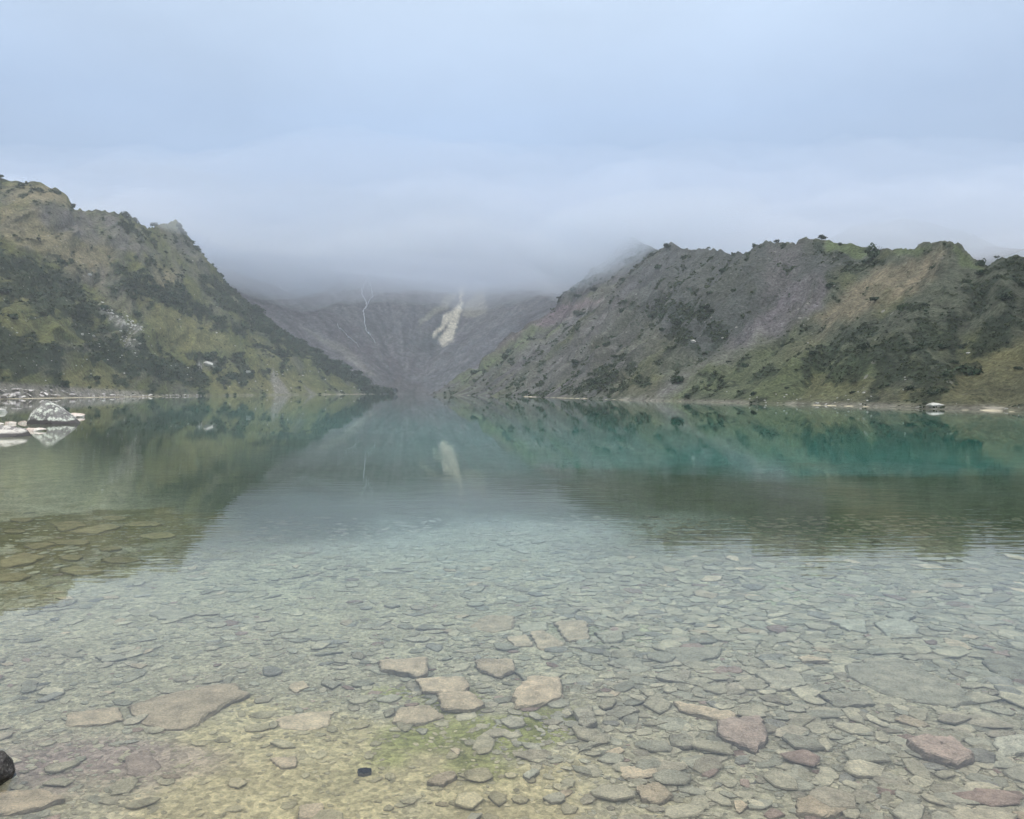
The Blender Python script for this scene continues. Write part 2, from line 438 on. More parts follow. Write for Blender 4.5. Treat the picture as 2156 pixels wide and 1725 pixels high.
RIGHT = [
 (w3(90, -60, 0), w3(150, -60, 20)), (w3(66, 20, 0), w3(110, 60, 18)), stn(52, 60, 2400, 545, 105), stn(49, 76, 2200, 536, 126),
 stn(48, 84, 2156, 538, 131), stn(47, 88, 2108, 537, 138), stn(46.5, 92, 2080, 556, 142), stn(46, 98, 2050, 545, 148),
 stn(45, 104, 2020, 520, 155), stn(44, 112, 1985, 512, 162), stn(42, 118, 1950, 518, 170), stn(40, 125, 1900, 521, 180),
 stn(37, 135, 1850, 531, 190), stn(34, 145, 1800, 517, 202), stn(32, 155, 1735, 506, 214), stn(29, 165, 1692, 503, 224),
 stn(28, 170, 1680, 515, 230), stn(26.5, 178, 1655, 514, 236), stn(24, 190, 1622, 508, 246), stn(20, 205, 1590, 520, 256),
 stn(17, 225, 1545, 539, 272), stn(14, 240, 1515, 529, 290), stn(8, 265, 1480, 524, 315), stn(2, 290, 1440, 525, 340),
 stn(-4, 315, 1410, 515, 360), stn(-9, 335, 1385, 532, 385), stn(-20, 370, 1370, 522, 440), stn(-30, 392, 1350, 512, 490),
 stn(-40, 412, 1338, 506, 530), stn(-45, 424, 1330, 500, 560), (w3(-20, 480, 0), w3(95, 640, 115)), (w3(10, 560, 0), w3(120, 720, 118))]

def build_hill(stations, nrow, tf, nb, expo, seed, paint, mat, label, back_drop, gully, side):
    Sh = np.array([s[0] for s in stations]); Cr = np.array([s[1] for s in stations])
    mid = (Sh + Cr) / 2
    # row spacing follows how large the stretch is seen
    seg = [0]
    for i in range(1, len(Sh)):
        d = np.linalg.norm(Cr[i] - Cr[i - 1]) + np.linalg.norm(Sh[i] - Sh[i - 1])
        seg.append(seg[-1] + d / (60 + max(mid[i][1], 0)))
    seg = np.array(seg); u = np.linspace(0, seg[-1], nrow)
    SH = np.stack([np.interp(u, seg, Sh[:, k]) for k in range(3)], -1)
    CR = np.stack([np.interp(u, seg, Cr[:, k]) for k in range(3)], -1)
    t = np.concatenate([np.linspace(-0.16, 0, 8)[:-1], np.linspace(0, 1, tf), 1 + np.linspace(0, 1.2, nb)[1:] ** 1.3])
    T = t[None, :]
    P = SH[:, None, :] + (CR - SH)[:, None, :] * T[..., None]
    zc = CR[:, 2][:, None]
    tp = np.clip(T, 0, 1)
    prof = tp ** expo
    z = zc * prof
    z = np.where(T < 0, T * np.maximum(zc, 25) * 0.9, z)
    z = np.where(T > 1, zc - (T - 1) * back_drop * zc - 0.0 * zc, z)
    X = P[..., 0].copy(); Y = P[..., 1].copy()
    hh = np.clip(zc / 40, 0.15, 1.6)
    env = np.clip(tp * 5, 0, 1) * np.clip((1 - tp) * 4, 0.07, 1) * hh
    U = u[:, None] * 60 / (seg[-1]) * np.ones_like(T)       # along the shore
    along = np.cumsum(np.r_[0, np.linalg.norm(np.diff(SH + CR, axis=0) / 2, axis=1)])[:, None] * np.ones_like(T)
    upl = np.linalg.norm((CR - SH)[:, None, :], axis=-1) * T
    # gullies run straight down the slope
    g = ridged(along / gully + 0.25 * fbm(along / 30, upl / 30, 2, seed + 9), upl / (gully * 5), 4, seed)
    n1 = fbm(along / 22, upl / 22, 5, seed + 20)
    n2 = fbm(along / 5, upl / 5, 4, seed + 40)
    dz = env * (3.2 * g + 2.8 * n1) + 0.55 * n2 * np.clip(tp * 8, 0, 1) * np.clip(zc / 12, 0, 1)
    crest_r = 0.9 * fbm(along / 3.2, upl / 3.2, 3, seed + 60) * np.exp(-((T - 1) / 0.06) ** 2) * np.clip(zc / 30, 0, 1)
    z = z + dz + crest_r
    X = X + side * env * 1.6 * fbm(along / 14, upl / 14, 4, seed + 80)
    Z = z
    PX, PY = to_px(X, Y, Z)
    col, bush = paint(X, Y, Z, PX, PY, T * np.ones_like(X), along, upl, g)
    faces = grid_faces(nrow, len(t))
    if side > 0: faces = faces[:, ::-1]
    me = mesh_from('hill', np.stack([X, Y, Z], -1).reshape(-1, 3), faces, mat, True, col.reshape(-1, 3))
    o = link('hill', me); tag(o, label, kind='structure')
    vis = (T >= 0) & (T <= 1.02) & (Z > 0.1) & (Y > 20)
    return dict(X=X, Y=Y, Z=Z, PX=PX, PY=PY, T=T * np.ones_like(X), bush=bush, vis=vis, nrow=nrow)

def lay(col, mask, c): 
    mask = np.clip(mask, 0, 1)[..., None]; return col * (1 - mask) + np.array(c) * mask

C_grass = (0.14, 0.142, 0.055); C_olive = (0.10, 0.110, 0.043); C_tan = (0.215, 0.185, 0.115); C_dark = (0.022, 0.036, 0.023)
C_rock = (0.13, 0.122, 0.115); C_pale = (0.33, 0.32, 0.29); C_ygr = (0.175, 0.168, 0.072); C_scree = (0.15, 0.135, 0.14)
C_purp = (0.16, 0.118, 0.127); C_green = (0.105, 0.135, 0.062)

def wob(PX, PY, seed, a=14, s=38):
    return PX + a * fbm(PX / s, PY / s, 4, seed), PY + a * fbm(PX / s + 50, PY / s, 4, seed + 3)

def paint_left(X, Y, Z, PX, PY, T, al, up, g):
    wx, wy = wob(PX, PY, 101)
    col = np.ones(X.shape + (3,)) * np.array(C_olive)
    n = fbm(al / 16, up / 16, 5, 110); n3 = fbm(al / 45, up / 45, 3, 111)
    col = lay(col, sst(-0.2, 0.5, n) * 0.7, C_grass); col = lay(col, sst(0.1, 0.7, -n) * 0.5, C_rock)
    pm = lambda poly, soft=22: poly_mask(wx, wy, poly, soft)
    tan = np.maximum.reduce([pm([(-80, 430), (60, 430), (150, 490), (235, 560), (225, 610), (130, 565), (20, 505), (-80, 470)]),
        pm([(320, 555), (375, 590), (360, 625), (320, 595)]), pm([(150, 470), (245, 525), (240, 575), (180, 550)]),
        pm([(0, 385), (120, 400), (140, 430), (60, 430), (0, 420)])])
    col = lay(col, tan * (0.75 + 0.3 * n), C_tan)
    yg = np.maximum.reduce([pm([(290, 615), (440, 655), (490, 745), (400, 745), (330, 700)]), pm([(440, 760), (620, 785), (660, 828), (460, 828)]),
        pm([(130, 775), (265, 780), (270, 828), (140, 828)]), pm([(0, 560), (60, 590), (70, 650), (0, 640)]) * 0.8,
        pm([(520, 700), (600, 740), (640, 790), (560, 780)])])
    col = lay(col, yg * (0.75 + 0.4 * n), C_ygr)
    rock = np.maximum.reduce([pm([(60, 425), (190, 440), (300, 480), (300, 545), (170, 500), (80, 465)]), pm([(210, 560), (290, 600), (300, 660), (230, 640), (180, 590)]) * 0.7,
        pm([(320, 465), (400, 480), (440, 570), (520, 650), (480, 640), (380, 560)]) * 0.6])
    col = lay(col, rock * (0.6 + 0.5 * ridged(al / 9, up / 26, 4, 118)), C_rock)
    bush = np.maximum.reduce([pm([(-20, 505), (90, 560), (200, 640), (250, 650), (330, 720), (440, 800), (330, 800), (230, 770), (150, 690), (0, 610)]),
        pm([(-20, 680), (130, 735), (140, 805), (20, 790), (-20, 760)]), pm([(230, 555), (330, 600), (420, 620), (510, 700), (470, 700), (380, 650), (270, 620)]),
        pm([(420, 555), (560, 660), (700, 750), (812, 828), (770, 826), (660, 765), (540, 690), (440, 610)], 12), pm([(240, 440), (310, 470), (340, 530), (280, 500)]),
        pm([(390, 740), (520, 760), (540, 800), (440, 815)]) * 0.8])
    bush = np.clip(bush * 0.66 + 0.24 + 0.26 * n3, 0, 1)
    b = sst(0.40, 0.74, bush + 0.72 * fbm(al / 6, up / 6, 5, 121, 0.65))
    col = lay(col, b * 0.85, C_dark)
    pale = np.maximum.reduce([pm([(200, 632), (245, 655), (305, 692), (290, 702), (230, 668), (195, 642)], 10), pm([(255, 690), (300, 720), (285, 745), (255, 715)], 14) * 0.7,
        pm([(418, 762), (450, 775), (445, 784), (415, 772)], 8)])
    sp = sst(0.0, 0.35, fbm(al / 1.6, up / 1.6, 3, 125))
    col = lay(col, pale * (0.35 + 0.65 * sp), C_pale)
    fan = np.maximum(poly_mask(PX, PY, [(572, 775), (584, 790), (612, 830), (578, 830), (570, 800)], 6), poly_mask(PX, PY, [(640, 812), (664, 829), (652, 829)], 5))
    col = lay(col, fan * 0.85, (0.25, 0.23, 0.2))
    gr = poly_mask(PX, PY, [(-100, 800), (300, 824), (300, 845), (-100, 845)], 10) * (T < 0.06)
    col = lay(col, gr * 0.7, (0.27, 0.25, 0.23))
    band = np.exp(-((Z - 0.35) / 0.4) ** 2) * (0.4 + 0.5 * fbm(al / 6, up * 0, 3, 127))
    col = lay(col, band, (0.26, 0.24, 0.19))
    return col * (1 + 0.12 * fbm(al / 3, up / 3, 3, 129))[..., None], b * (1 - fan) * (1 - pale)

def paint_right(X, Y, Z, PX, PY, T, al, up, g):
    wx, wy = wob(PX, PY, 201, 11, 34)
    st = 0.7 * fbm(al / 2.6, up / 55, 4, 205) + 0.3 * fbm(al / 3, up / 5, 3, 206)
    st2 = fbm(al / 9.0, up / 80, 3, 207)
    n = fbm(al / 14, up / 14, 5, 210); n3 = fbm(al / 40, up / 40, 3, 211)
    col = np.ones(X.shape + (3,)) * np.array((0.092, 0.102, 0.07))
    col = lay(col, sst(-0.1, 0.5, n) * 0.6, C_olive)
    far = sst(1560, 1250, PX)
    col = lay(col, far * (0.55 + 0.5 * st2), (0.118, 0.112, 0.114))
    pm = lambda poly, soft=22: poly_mask(wx, wy, poly, soft)
    dark = pm([(1300, 505), (1700, 500), (1840, 530), (1700, 600), (1640, 700), (1480, 760), (1330, 640)], 60)
    col = lay(col, dark * 0.65, (0.075, 0.08, 0.085))
    purp = pm([(1190, 640), (1260, 628), (1110, 715), (960, 800), (905, 828), (900, 822), (1030, 730)], 26)
    col = lay(col, purp * (0.8 + 0.3 * st), C_purp)
    col = lay(col, pm([(1120, 690), (1185, 682), (1060, 755), (965, 812), (950, 808), (1040, 735)], 18) * (0.7 + 0.4 * st), C_green)
    col = lay(col, pm([(1230, 690), (1320, 640), (1400, 610), (1330, 700), (1130, 820), (1060, 826)], 40) * 0.5 * (0.5 + st), (0.125, 0.125, 0.12))
    scr = pm([(1660, 610), (1730, 560), (1735, 640), (1600, 740), (1470, 815), (1390, 842), (1340, 842), (1480, 760), (1560, 700)], 26)
    col = lay(col, scr * (0.7 + 0.5 * st), (0.17, 0.155, 0.165))
    col = lay(col, pm([(1600, 695), (1620, 700), (1500, 780), (1470, 790)], 12) * 0.7, (0.2, 0.195, 0.185))
    col = lay(col, pm([(1620, 515), (1690, 515), (1670, 600), (1600, 640)], 26) * 0.6, (0.14, 0.13, 0.13))
    tan = np.maximum(pm([(1850, 560), (1905, 560), (1990, 525), (1975, 580), (1850, 650), (1740, 690), (1715, 670), (1790, 600)], 34),
                     pm([(1660, 720), (1740, 690), (1700, 750), (1640, 770)], 30) * 0.6)
    col = lay(col, tan * (0.75 + 0.45 * st), (0.21, 0.182, 0.12))
    grn = np.maximum.reduce([pm([(1735, 500), (1850, 515), (1838, 538), (1740, 534)], 8), pm([(1890, 515), (1960, 515), (1940, 540), (1880, 535)], 14) * 0.8,
        pm([(1995, 515), (2040, 535), (2080, 565), (2020, 560)], 14) * 0.8])
    col = lay(col, grn, C_green)
    gr2 = pm([(1510, 735), (1700, 700), (1860, 760), (1800, 845), (1360, 842), (1420, 800)], 40)
    col = lay(col, gr2 * (0.7 + 0.5 * n), (0.11, 0.132, 0.065))
    yg = np.maximum.reduce([pm([(2040, 760), (2170, 700), (2170, 870), (1880, 860), (1900, 830)], 40), pm([(1700, 800), (1850, 790), (1900, 860), (1690, 855)], 30) * 0.6,
        pm([(1290, 790), (1400, 785), (1390, 835), (1280, 832)], 30) * 0.5])
    col = lay(col, yg * (0.75 + 0.4 * n), (0.17, 0.163, 0.08))
    bush = np.maximum.reduce([pm([(1860, 660), (2000, 600), (2080, 555), (2170, 545), (2170, 700), (2060, 780), (2010, 822), (1760, 800), (1650, 790), (1720, 730)], 60),
        pm([(1230, 770), (1500, 760), (1520, 800), (1480, 835), (1200, 835)], 50) * 0.75, pm([(1350, 640), (1500, 650), (1560, 720), (1420, 740)], 50) * 0.7,
        pm([(1690, 505), (1740, 510), (1860, 540), (1860, 570), (1740, 560)], 20) * 0.7])
    bush = np.clip(bush * 0.60 + 0.22 + 0.25 * n3 - scr * 0.5 - tan * 0.35 - purp * 0.8 - grn, 0, 1)
    b = sst(0.42, 0.74, bush + 0.75 * fbm(al / 4.5, up / 4.5, 5, 221, 0.65))
    col = lay(col, b * 0.7, C_dark)
    k = np.exp(-((Z - 0.15) / 0.35) ** 2) * (0.15 + 0.6 * vn(al / 4, al * 0, 227)) * (PX > 1300)
    col = lay(col, k, (0.30, 0.28, 0.23))
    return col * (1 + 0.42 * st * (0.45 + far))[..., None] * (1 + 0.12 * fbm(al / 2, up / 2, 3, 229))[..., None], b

HL = build_hill(LEFT, 620, 230, 26, 1.12, 3, paint_left, M_left, 'steep grassy hillside with dark scrub left of the lake', 0.5, 19, -1)
HR = build_hill(RIGHT, 760, 230, 26, 1.22, 53, paint_right, M_right, 'long scree and scrub hillside right of the lake', 0.35, 11, 1)

# the head of the valley, rising into the cloud
def zback(X, Y):
    xc = -76 + (Y - 580) * 0.10 + 5 * np.sin(Y / 40.0)
    dx = X - xc
    side = np.sqrt(dx * dx + 8 ** 2) - 8
    side = np.where(dx < 0, side * 0.60, side * 0.52)
    z = 0.30 * (Y - 583) + 0.00075 * np.maximum(Y - 640, 0) ** 2 + side
    env = np.clip(z / 14, 0, 1)
    th = np.arctan2(dx, Y - 480) * 9
    rad = np.hypot(dx, Y - 480)
    z = z + env * (4.0 * ridged(th, rad / 160, 4, 301) + 4.0 * fbm(X / 50, Y / 50, 5, 305) + 1.0 * fbm(X / 9, Y / 9, 3, 309))
    z = z - 90 * sst(110, 240, X)
    return 150 * np.tanh(z / 150)

bx = np.arange(-470, 371, 1.7); by = np.concatenate([np.arange(548, 830, 1.35), np.arange(831, 1040, 5)])
BY, BX = np.meshgrid(by, bx, indexing='ij')
BZ = zback(BX, BY)
PX, PY = to_px(BX, BY, BZ)
wx, wy = wob(PX, PY, 311, 5, 24)
def zc2(pts): return [((500 + a * .32468) * .9202, (480 + b * .32468) * .9202) for a, b in pts]
th = np.arctan2(BX + 76, BY - 480) * 40
st = fbm(th, np.hypot(BX + 76, BY - 480) / 60, 4, 313)
n = fbm(BX / 40, BY / 40, 4, 315)
ang = np.arctan2(812 - PY, PX - 852); rd = np.hypot(PX - 852, PY - 812)
vs_ = 0.6 * fbm(ang * 26, rd / 70, 4, 331) + 0.4 * fbm(ang * 9, rd / 200, 3, 333)
col = np.ones(BX.shape + (3,)) * np.array((0.135, 0.13, 0.131))
col = lay(col, sst(-0.2, 0.5, n) * 0.5, (0.115, 0.112, 0.125))
col = lay(col, poly_mask(wx, wy, [(430, 560), (600, 700), (700, 740), (840, 822), (900, 780), (820, 730), (700, 660)], 60) * 0.55, (0.148, 0.12, 0.126))
col = lay(col, poly_mask(wx, wy, [(860, 810), (960, 740), (1080, 680), (1100, 700), (930, 815)], 30) * 0.6, (0.16, 0.16, 0.165))
col = lay(col, sst(0.05, 0.5, vs_) * 0.55, (0.20, 0.185, 0.19))
col = lay(col, sst(0.05, 0.5, -vs_) * 0.55, (0.07, 0.066, 0.074))
col = lay(col, sst(0.1, 0.6, st) * 0.2, (0.19, 0.175, 0.17))
col = lay(col, sst(0.1, 0.6, -st) * 0.4, (0.075, 0.075, 0.08))
col = lay(col, poly_mask(wx, wy, zc2([(560, 830), (900, 960), (1120, 1180), (1060, 1170), (800, 980)]), 10) * 0.6, (0.24, 0.22, 0.19))
col = lay(col, poly_mask(wx, wy, zc2([(1420, 1010), (1510, 1020), (1530, 920), (1600, 780), (1570, 770), (1440, 930)]), 8) * 0.75, (0.07, 0.075, 0.078))
col = lay(col, poly_mask(wx, wy, zc2([(1670, 600), (1600, 690), (1440, 800), (1400, 840), (1430, 780), (1550, 680), (1650, 580)]), 7) * 0.75, (0.30, 0.28, 0.22))
col = lay(col, poly_mask(wx, wy, zc2([(1740, 650), (1840, 560), (1890, 540), (1890, 720), (1800, 755), (1715, 740)]), 9) * 0.85, (0.29, 0.27, 0.22))
sx_, sy_ = wob(PX, PY, 317, 3.5, 9)
slide = poly_mask(sx_, sy_, zc2([(1720, 650), (1705, 740), (1670, 860), (1640, 930), (1580, 962), (1560, 920), (1600, 860), (1612, 790), (1570, 850), (1520, 918), (1505, 890), (1560, 810), (1585, 755), (1650, 710), (1700, 655), (1688, 590), (1725, 520), (1745, 530), (1715, 600)]), 5.5)
col = lay(col, slide * 0.95, (0.62, 0.56, 0.43))
col = lay(col, poly_mask(wx, wy, zc2([(1160, 1240), (1260, 1190), (1420, 1230), (1480, 1300), (1180, 1300)]), 6) * 0.5, (0.09, 0.075, 0.07))
col *= (1 + 0.2 * fbm(BX / 4, BY / 4, 3, 319))[..., None]
me = mesh_from('mountain', np.stack([BX, BY, BZ], -1).reshape(-1, 3), grid_faces(*BX.shape), M_back, True, col.reshape(-1, 3))
tag(link('mountain', me), 'grey purple scree bowl at the head of the lake', kind='structure')

# far ridge fading in the cloud behind the right hill
fx = np.arange(20, 760, 3.5); fy = np.arange(500, 880, 3.5)
FY, FX = np.meshgrid(fy, fx, indexing='ij')
FZ = np.interp(FX, [20, 150, 232, 290, 335, 360, 437, 544, 760], [20, 60, 116, 140, 149, 147, 125, 104, 55]) - 0.62 * (np.sqrt((FY - 680 - 0.1 * (FX - 300)) ** 2 + 60) - 7)
FZ = FZ + 3.5 * fbm(FX / 28, FY / 28, 5, 401)
col = np.ones(FX.shape + (3,)) * np.array((0.09, 0.105, 0.06)); col *= (1 + 0.3 * fbm(FX / 12, FY / 12, 4, 403))[..., None]
me = mesh_from('mountain', np.stack([FX, FY, np.maximum(FZ, -3)], -1).reshape(-1, 3), grid_faces(*FX.shape), M_left, True, col.reshape(-1, 3))
tag(link('mountain', me), 'far green ridge fading into cloud behind the right hillside', kind='structure')

# ------------------------------------------------------------------ rocks
def dirs_noise(P, seed, freq=2.0, octs=3):
    r = np.random.default_rng(seed); s = np.zeros(len(P)); a = 1
    for k in range(octs):
        for _ in range(4):
            d = r.normal(size=3) * freq * 2 ** k; s += a * np.sin(P @ d + r.uniform(0, 6.28)) / 4
        a *= 0.5
    return s

def hull_rock(name, pts, mat, seed=0, sub=2, amp=0.04, flat=True):
    bm = bmesh.new()
    for p in pts: bm.verts.new(p)
    bmesh.ops.convex_hull(bm, input=bm.verts)
    loose = [v for v in bm.verts if not v.link_faces]
    bmesh.ops.delete(bm, geom=loose, context='VERTS')
    bmesh.ops.triangulate(bm, faces=bm.faces)
    for _ in range(sub): bmesh.ops.subdivide_edges(bm, edges=bm.edges, cuts=1, use_grid_fill=True, smooth=0.12)
    bmesh.ops.triangulate(bm, faces=bm.faces)
    P = np.array([v.co[:] for v in bm.verts]); size = np.ptp(P, axis=0).max()
    n = dirs_noise(P / size, seed, 6, 4); bm.normal_update()
    for v, q in zip(bm.verts, n): v.co += v.normal * float(q) * amp * size
    me = bpy.data.meshes.new(name); bm.to_mesh(me); bm.free(); me.materials.append(mat)
    return me

def random_rock_mesh(name, mat, seed, sx=1, sy=1, sz=0.6, n=14, sub=2, amp=0.03):
    r = np.random.default_rng(seed); p = r.normal(size=(n, 3)); p /= np.linalg.norm(p, axis=1)[:, None]
    p *= r.uniform(0.8, 1.05, (n, 1)); p *= np.array([sx, sy, sz]) / 2
    return hull_rock(name, p, mat, seed, sub, amp)

def water_pt(px, py):
    Y = H * FP / (py - HY); return np.array([(px - HX) / FP * Y, Y, 0.0])

# the lichen-covered boulder standing in the lake
def zc5(a, b): return (a * 320 / 2156 * .9202, (880 + b * 180 / 1213) * .9202)
wl = zc5(0, 602)[1]; Db = H * FP / (wl - HY); sc = Db / FP
cx = zc5(800, 0)[0]
def bp(a, b, dy):
    x, y = zc5(a, b); return ((x - cx) * sc, dy, (wl - y) * sc)
pts = [bp(425, 590, .2), bp(438, 455, .2), bp(480, 400, .3), bp(565, 368, .4), bp(650, 250, .5), bp(690, 262, .3), bp(840, 362, .3), bp(985, 455, .3),
       bp(1060, 545, .2), bp(1200, 606, .1), bp(600, 330, 1.0), bp(720, 300, 1.1), bp(500, 480, 1.4), bp(900, 500, 1.3), bp(430, 620, 1.2), bp(1150, 640, 1.0),
       bp(520, 480, -.35), bp(680, 420, -.3), bp(560, 610, -.6), bp(800, 520, -.45), bp(900, 610, -.55), bp(450, 660, -.4), bp(1180, 660, -.1), bp(700, 700, -.7), bp(700, 760, .4), bp(470, 740, .8), bp(1100, 740, .6)]
P0 = water_pt(cx, wl)
tag(link('boulder', hull_rock('boulder', pts, M_boulder, 5, 3, 0.016), tuple(P0)), 'big grey boulder patched with pale lichen, standing in the water at left', 'boulder')

def shore_rock(x0, x1, ywl, hpx, label, mat, seed, group=None, name='rock', dep=0.8, zf=2.0):
    p = water_pt((x0 + x1) / 2, ywl); s = p[1] / FP; wd = (x1 - x0) * s; h = hpx * s
    me = random_rock_mesh(name, mat, seed, wd, wd * dep, h * zf, 16, 2, 0.025)
    o = link(name, me, (p[0], p[1] + wd * dep * 0.3, h * (1 - zf / 2) * 0.9))
    return tag(o, label, 'rock', group)
shore_rock(136, 176, 879, 11, 'pointed pale pink rock poking out behind the right end of the lichen boulder', M_pinkrock, 21)
shore_rock(44, 98, 908, 7, 'flat pink slab rock in the water just in front of the lichen boulder', M_pinkrock, 22, dep=0.5)
shore_rock(-70, 44, 920, 25, 'dark rock with a pale crown at the left edge, nearest the lichen boulder', M_shore, 23)
shore_rock(5, 34, 893, 7, 'small flat pink rock at left, left one of a touching pair', M_pinkrock, 24, dep=0.5)
shore_rock(34, 58, 892, 6, 'small flat pink rock at left, right one of a touching pair', M_pinkrock, 25, dep=0.5)
shore_rock(-30, 15, 869, 9, 'pale pointed rock at the left edge, farther out than the lichen boulder', M_pale, 26, dep=0.5)
shore_rock(-40, 8, 897, 9, 'low pink rock cut by the left edge behind the dark rock', M_pinkrock, 27, dep=0.6)

# dark wet rock at the lower left edge
p = water_pt(-20, 1650)
tag(link('rock', random_rock_mesh('rock', M_dark, 31, 0.19, 0.24, 0.32, 22, 3, 0.05), (p[0] - 0.035, p[1] + 0.1, -0.01)), 'near black wet rock cut by the left edge, closest to the viewer', 'rock')

protos_pale = [random_rock_mesh('rock', M_pale, 40 + i, 1, 0.8, 0.55, 12, 1, 0.04) for i in range(6)]
M_rubble = rock_mat('rubble_rock', (0.27, 0.25, 0.24), (0.46, 0.43, 0.40), (0.56, 0.53, 0.49), 0.9, 0.3, bd=0.05)
protos_shore = [random_rock_mesh('rock', M_rubble, 60 + i, 1, 0.8, 0.5, 12, 1, 0.04) for i in range(8)]

def nearest(Hd, px, py):
    d = (Hd['PX'] - px) ** 2 + (Hd['PY'] - py) ** 2 + np.where(Hd['vis'], 0, 1e9)
    i = np.unravel_index(np.argmin(d), d.shape)
    return np.array([Hd['X'][i], Hd['Y'][i], Hd['Z'][i]])

# bank of broken rocks along the left shore
for i in range(110):
    px = rng.uniform(-40, 300) if i < 85 else rng.uniform(300, 420); f = rng.random() ** 1.3
    tall = np.interp(px, [-40, 120, 170, 300], [19, 15, 6, 2])
    p = nearest(HL, px, 831 + np.interp(px, [0, 160], [9, 4]) - f * tall)
    s = rng.uniform(0.7, 2.2) * (1.3 if px < 150 else 0.8)
    o = link('rock', random.choice(protos_shore), (p[0], p[1], p[2] + 0.1 * s), (rng.uniform(-.3, .3), rng.uniform(-.3, .3), rng.uniform(0, 6.28)), (s * rng.uniform(1, 1.7), s, s * rng.uniform(.6, 1.1)))
    wh = 'at the left edge' if px < 80 else ('right behind the lichen boulder' if px < 180 else ('at its thin right end' if px < 300 else 'scattered beyond its right end'))
    tag(o, 'grey broken rock in the left shore rubble, ' + wh, 'rock', 'left shore rubble rocks ' + wh)

# right shore
def pale_on(Hd, px, py, wpx, label, group=None, hr=0.5, name='rock'):
    p = nearest(Hd, px, py); s = wpx * p[1] / FP
    o = link(name, random.choice(protos_pale), (p[0], p[1], p[2] + 0.05 * s), (rng.uniform(-.2, .2), rng.uniform(-.2, .2), rng.uniform(-.4, .4)), (s, s, s * hr * 2))
    return tag(o, label, 'rock', group)
o = pale_on(HR, 1970, 858, 36, 'large white boulder on the waterline of the right shore', name='boulder', hr=0.45)
pale_on(HR, 1720, 851, 11, 'squarish white rock on the right shore, left of the large white boulder')
pale_on(HR, 2036, 744, 12, 'white rock alone on the yellow grass high above the right shore')
pale_on(HR, 2120, 862, 9, 'small white rock on the waterline right of the large white boulder')
pale_on(HR, 1700, 722, 4, 'tiny bright rock below the tan grass patch of the right hillside')
pale_on(HR, 1462, 722, 17, 'grey outcrop alone in the scrub in the middle of the right hillside')
for i in range(46):
    px, py = [(1650, 838), (1660, 842), (1640, 845), (1700, 850), (1740, 852), (1830, 855), (1790, 832), (1820, 822), (1760, 838), (1890, 800), (1600, 835), (1990, 862), (2080, 862), (1780, 853)][i % 14]
    pale_on(HR, px + rng.normal() * (12 if i < 14 else 40), min(py + rng.normal() * 8, 860), rng.uniform(2.5, 7), 'small pale rock scattered on the lower right hillside', 'pale rocks on the right hillside')
# left hillside: the rockfall strip and scattered pale rocks
for i in range(60):
    f = rng.random(); px = 203 + f * 100 + rng.normal() * 5; py = 640 + f * 54 + rng.normal() * 4.5
    if i > 42: px = 270 + rng.normal() * 14; py = 715 + rng.normal() * 14
    pale_on(HL, px, py, rng.uniform(3, 10), 'pale broken rock in the rockfall strip across the left hillside', 'rocks of the left hillside rockfall')
for px, py, wpx, lb in [(186, 578, 12, 'pale outcrop high on the left hillside under the tan grass'), (438, 768, 26, 'white slab rock low on the left hillside at the edge of the scrub'),
                   (172, 702, 14, 'pale tilted rock left of the rockfall strip on the left hillside'), (195, 708, 12, 'pale rock touching the tilted one left of the rockfall strip'),
                   (520, 785, 16, 'long pale rock low on the left hillside, right of the white slab'), (404, 551, 5, 'single white rock near the foggy peak of the left hill')]:
    pale_on(HL, px, py, wpx, lb)
for i in range(90):
    px = rng.uniform(0, 760); lo = np.interp(px, [0, 300, 400, 800], [560, 600, 640, 815]); py = lo + (826 - lo) * rng.random() ** 0.6
    pale_on(HL, px, py, rng.uniform(2, 6.5), 'small pale rock scattered among grass and scrub on the left hillside', 'pale rocks on the left hillside')
# dark rock lump at the valley mouth
p = water_pt(826, 829.5); p[1] = 574; p[0] = (826 - HX) / FP * 574
tag(link('rock', random_rock_mesh('rock', M_farrock, 91, 9, 6, 9, 16, 2, 0.03), (p[0], 574, 0.8)), 'dark blue-grey rock at the waterline in the mouth of the valley', 'rock')

# ------------------------------------------------------------------ waterfalls on the back wall
def back_hit(px, py):
    sx = (px - HX) / FP; sz = (HY - py) / FP
    Y = np.arange(560, 1000, 0.5); zz = zback(sx * Y, Y); ray = H + sz * Y
    i = np.argmax(zz > ray); return np.array([sx * Y[i], Y[i], zz[i]])

def stream(pts, width, seed):
    pts = np.array(zc2(pts)); r = np.random.default_rng(seed)
    out = []
    for a, b in zip(pts[:-1], pts[1:]):
        for f in np.linspace(0, 1, 9)[:-1]: out.append(a + (b - a) * f + r.normal(size=2) * 0.8)
    P = np.array([back_hit(*q) for q in out]); V = []; F = []
    for i, q in enumerate(P):
        wv = width * r.uniform(0.5, 1.4) * (0.35 + 0.65 * math.sin(math.pi * min(1, 0.15 + i / len(P))))
        V += [(q[0] - wv / 2, q[1] - 0.1, q[2] - 0.2), (q[0] - wv / 4, q[1] - 0.9, q[2] + 0.35), (q[0] + wv / 4, q[1] - 0.9, q[2] + 0.35), (q[0] + wv / 2, q[1] - 0.1, q[2] - 0.2)]
        if i:
            o = 4 * i
            F += [(o - 4, o - 3, o + 1, o), (o - 3, o - 2, o + 2, o + 1), (o - 2, o - 1, o + 3, o + 2)]
    return np.array(V), F
V1, F1 = stream([(1054, 480), (1022, 535), (1008, 590), (1035, 640), (1046, 680), (1022, 710), (1030, 790), (1040, 850), (1075, 890), (1112, 945)], 0.75, 1)
V2, F2 = stream([(1056, 500), (1075, 545), (1088, 610), (1060, 650), (1046, 680)], 0.5, 2)
me = mesh_from('waterfall', np.concatenate([V1, V2 + [0, -0.3, 0.1]]), F1 + [tuple(i + len(V1) for i in f) for f in F2], M_foam)
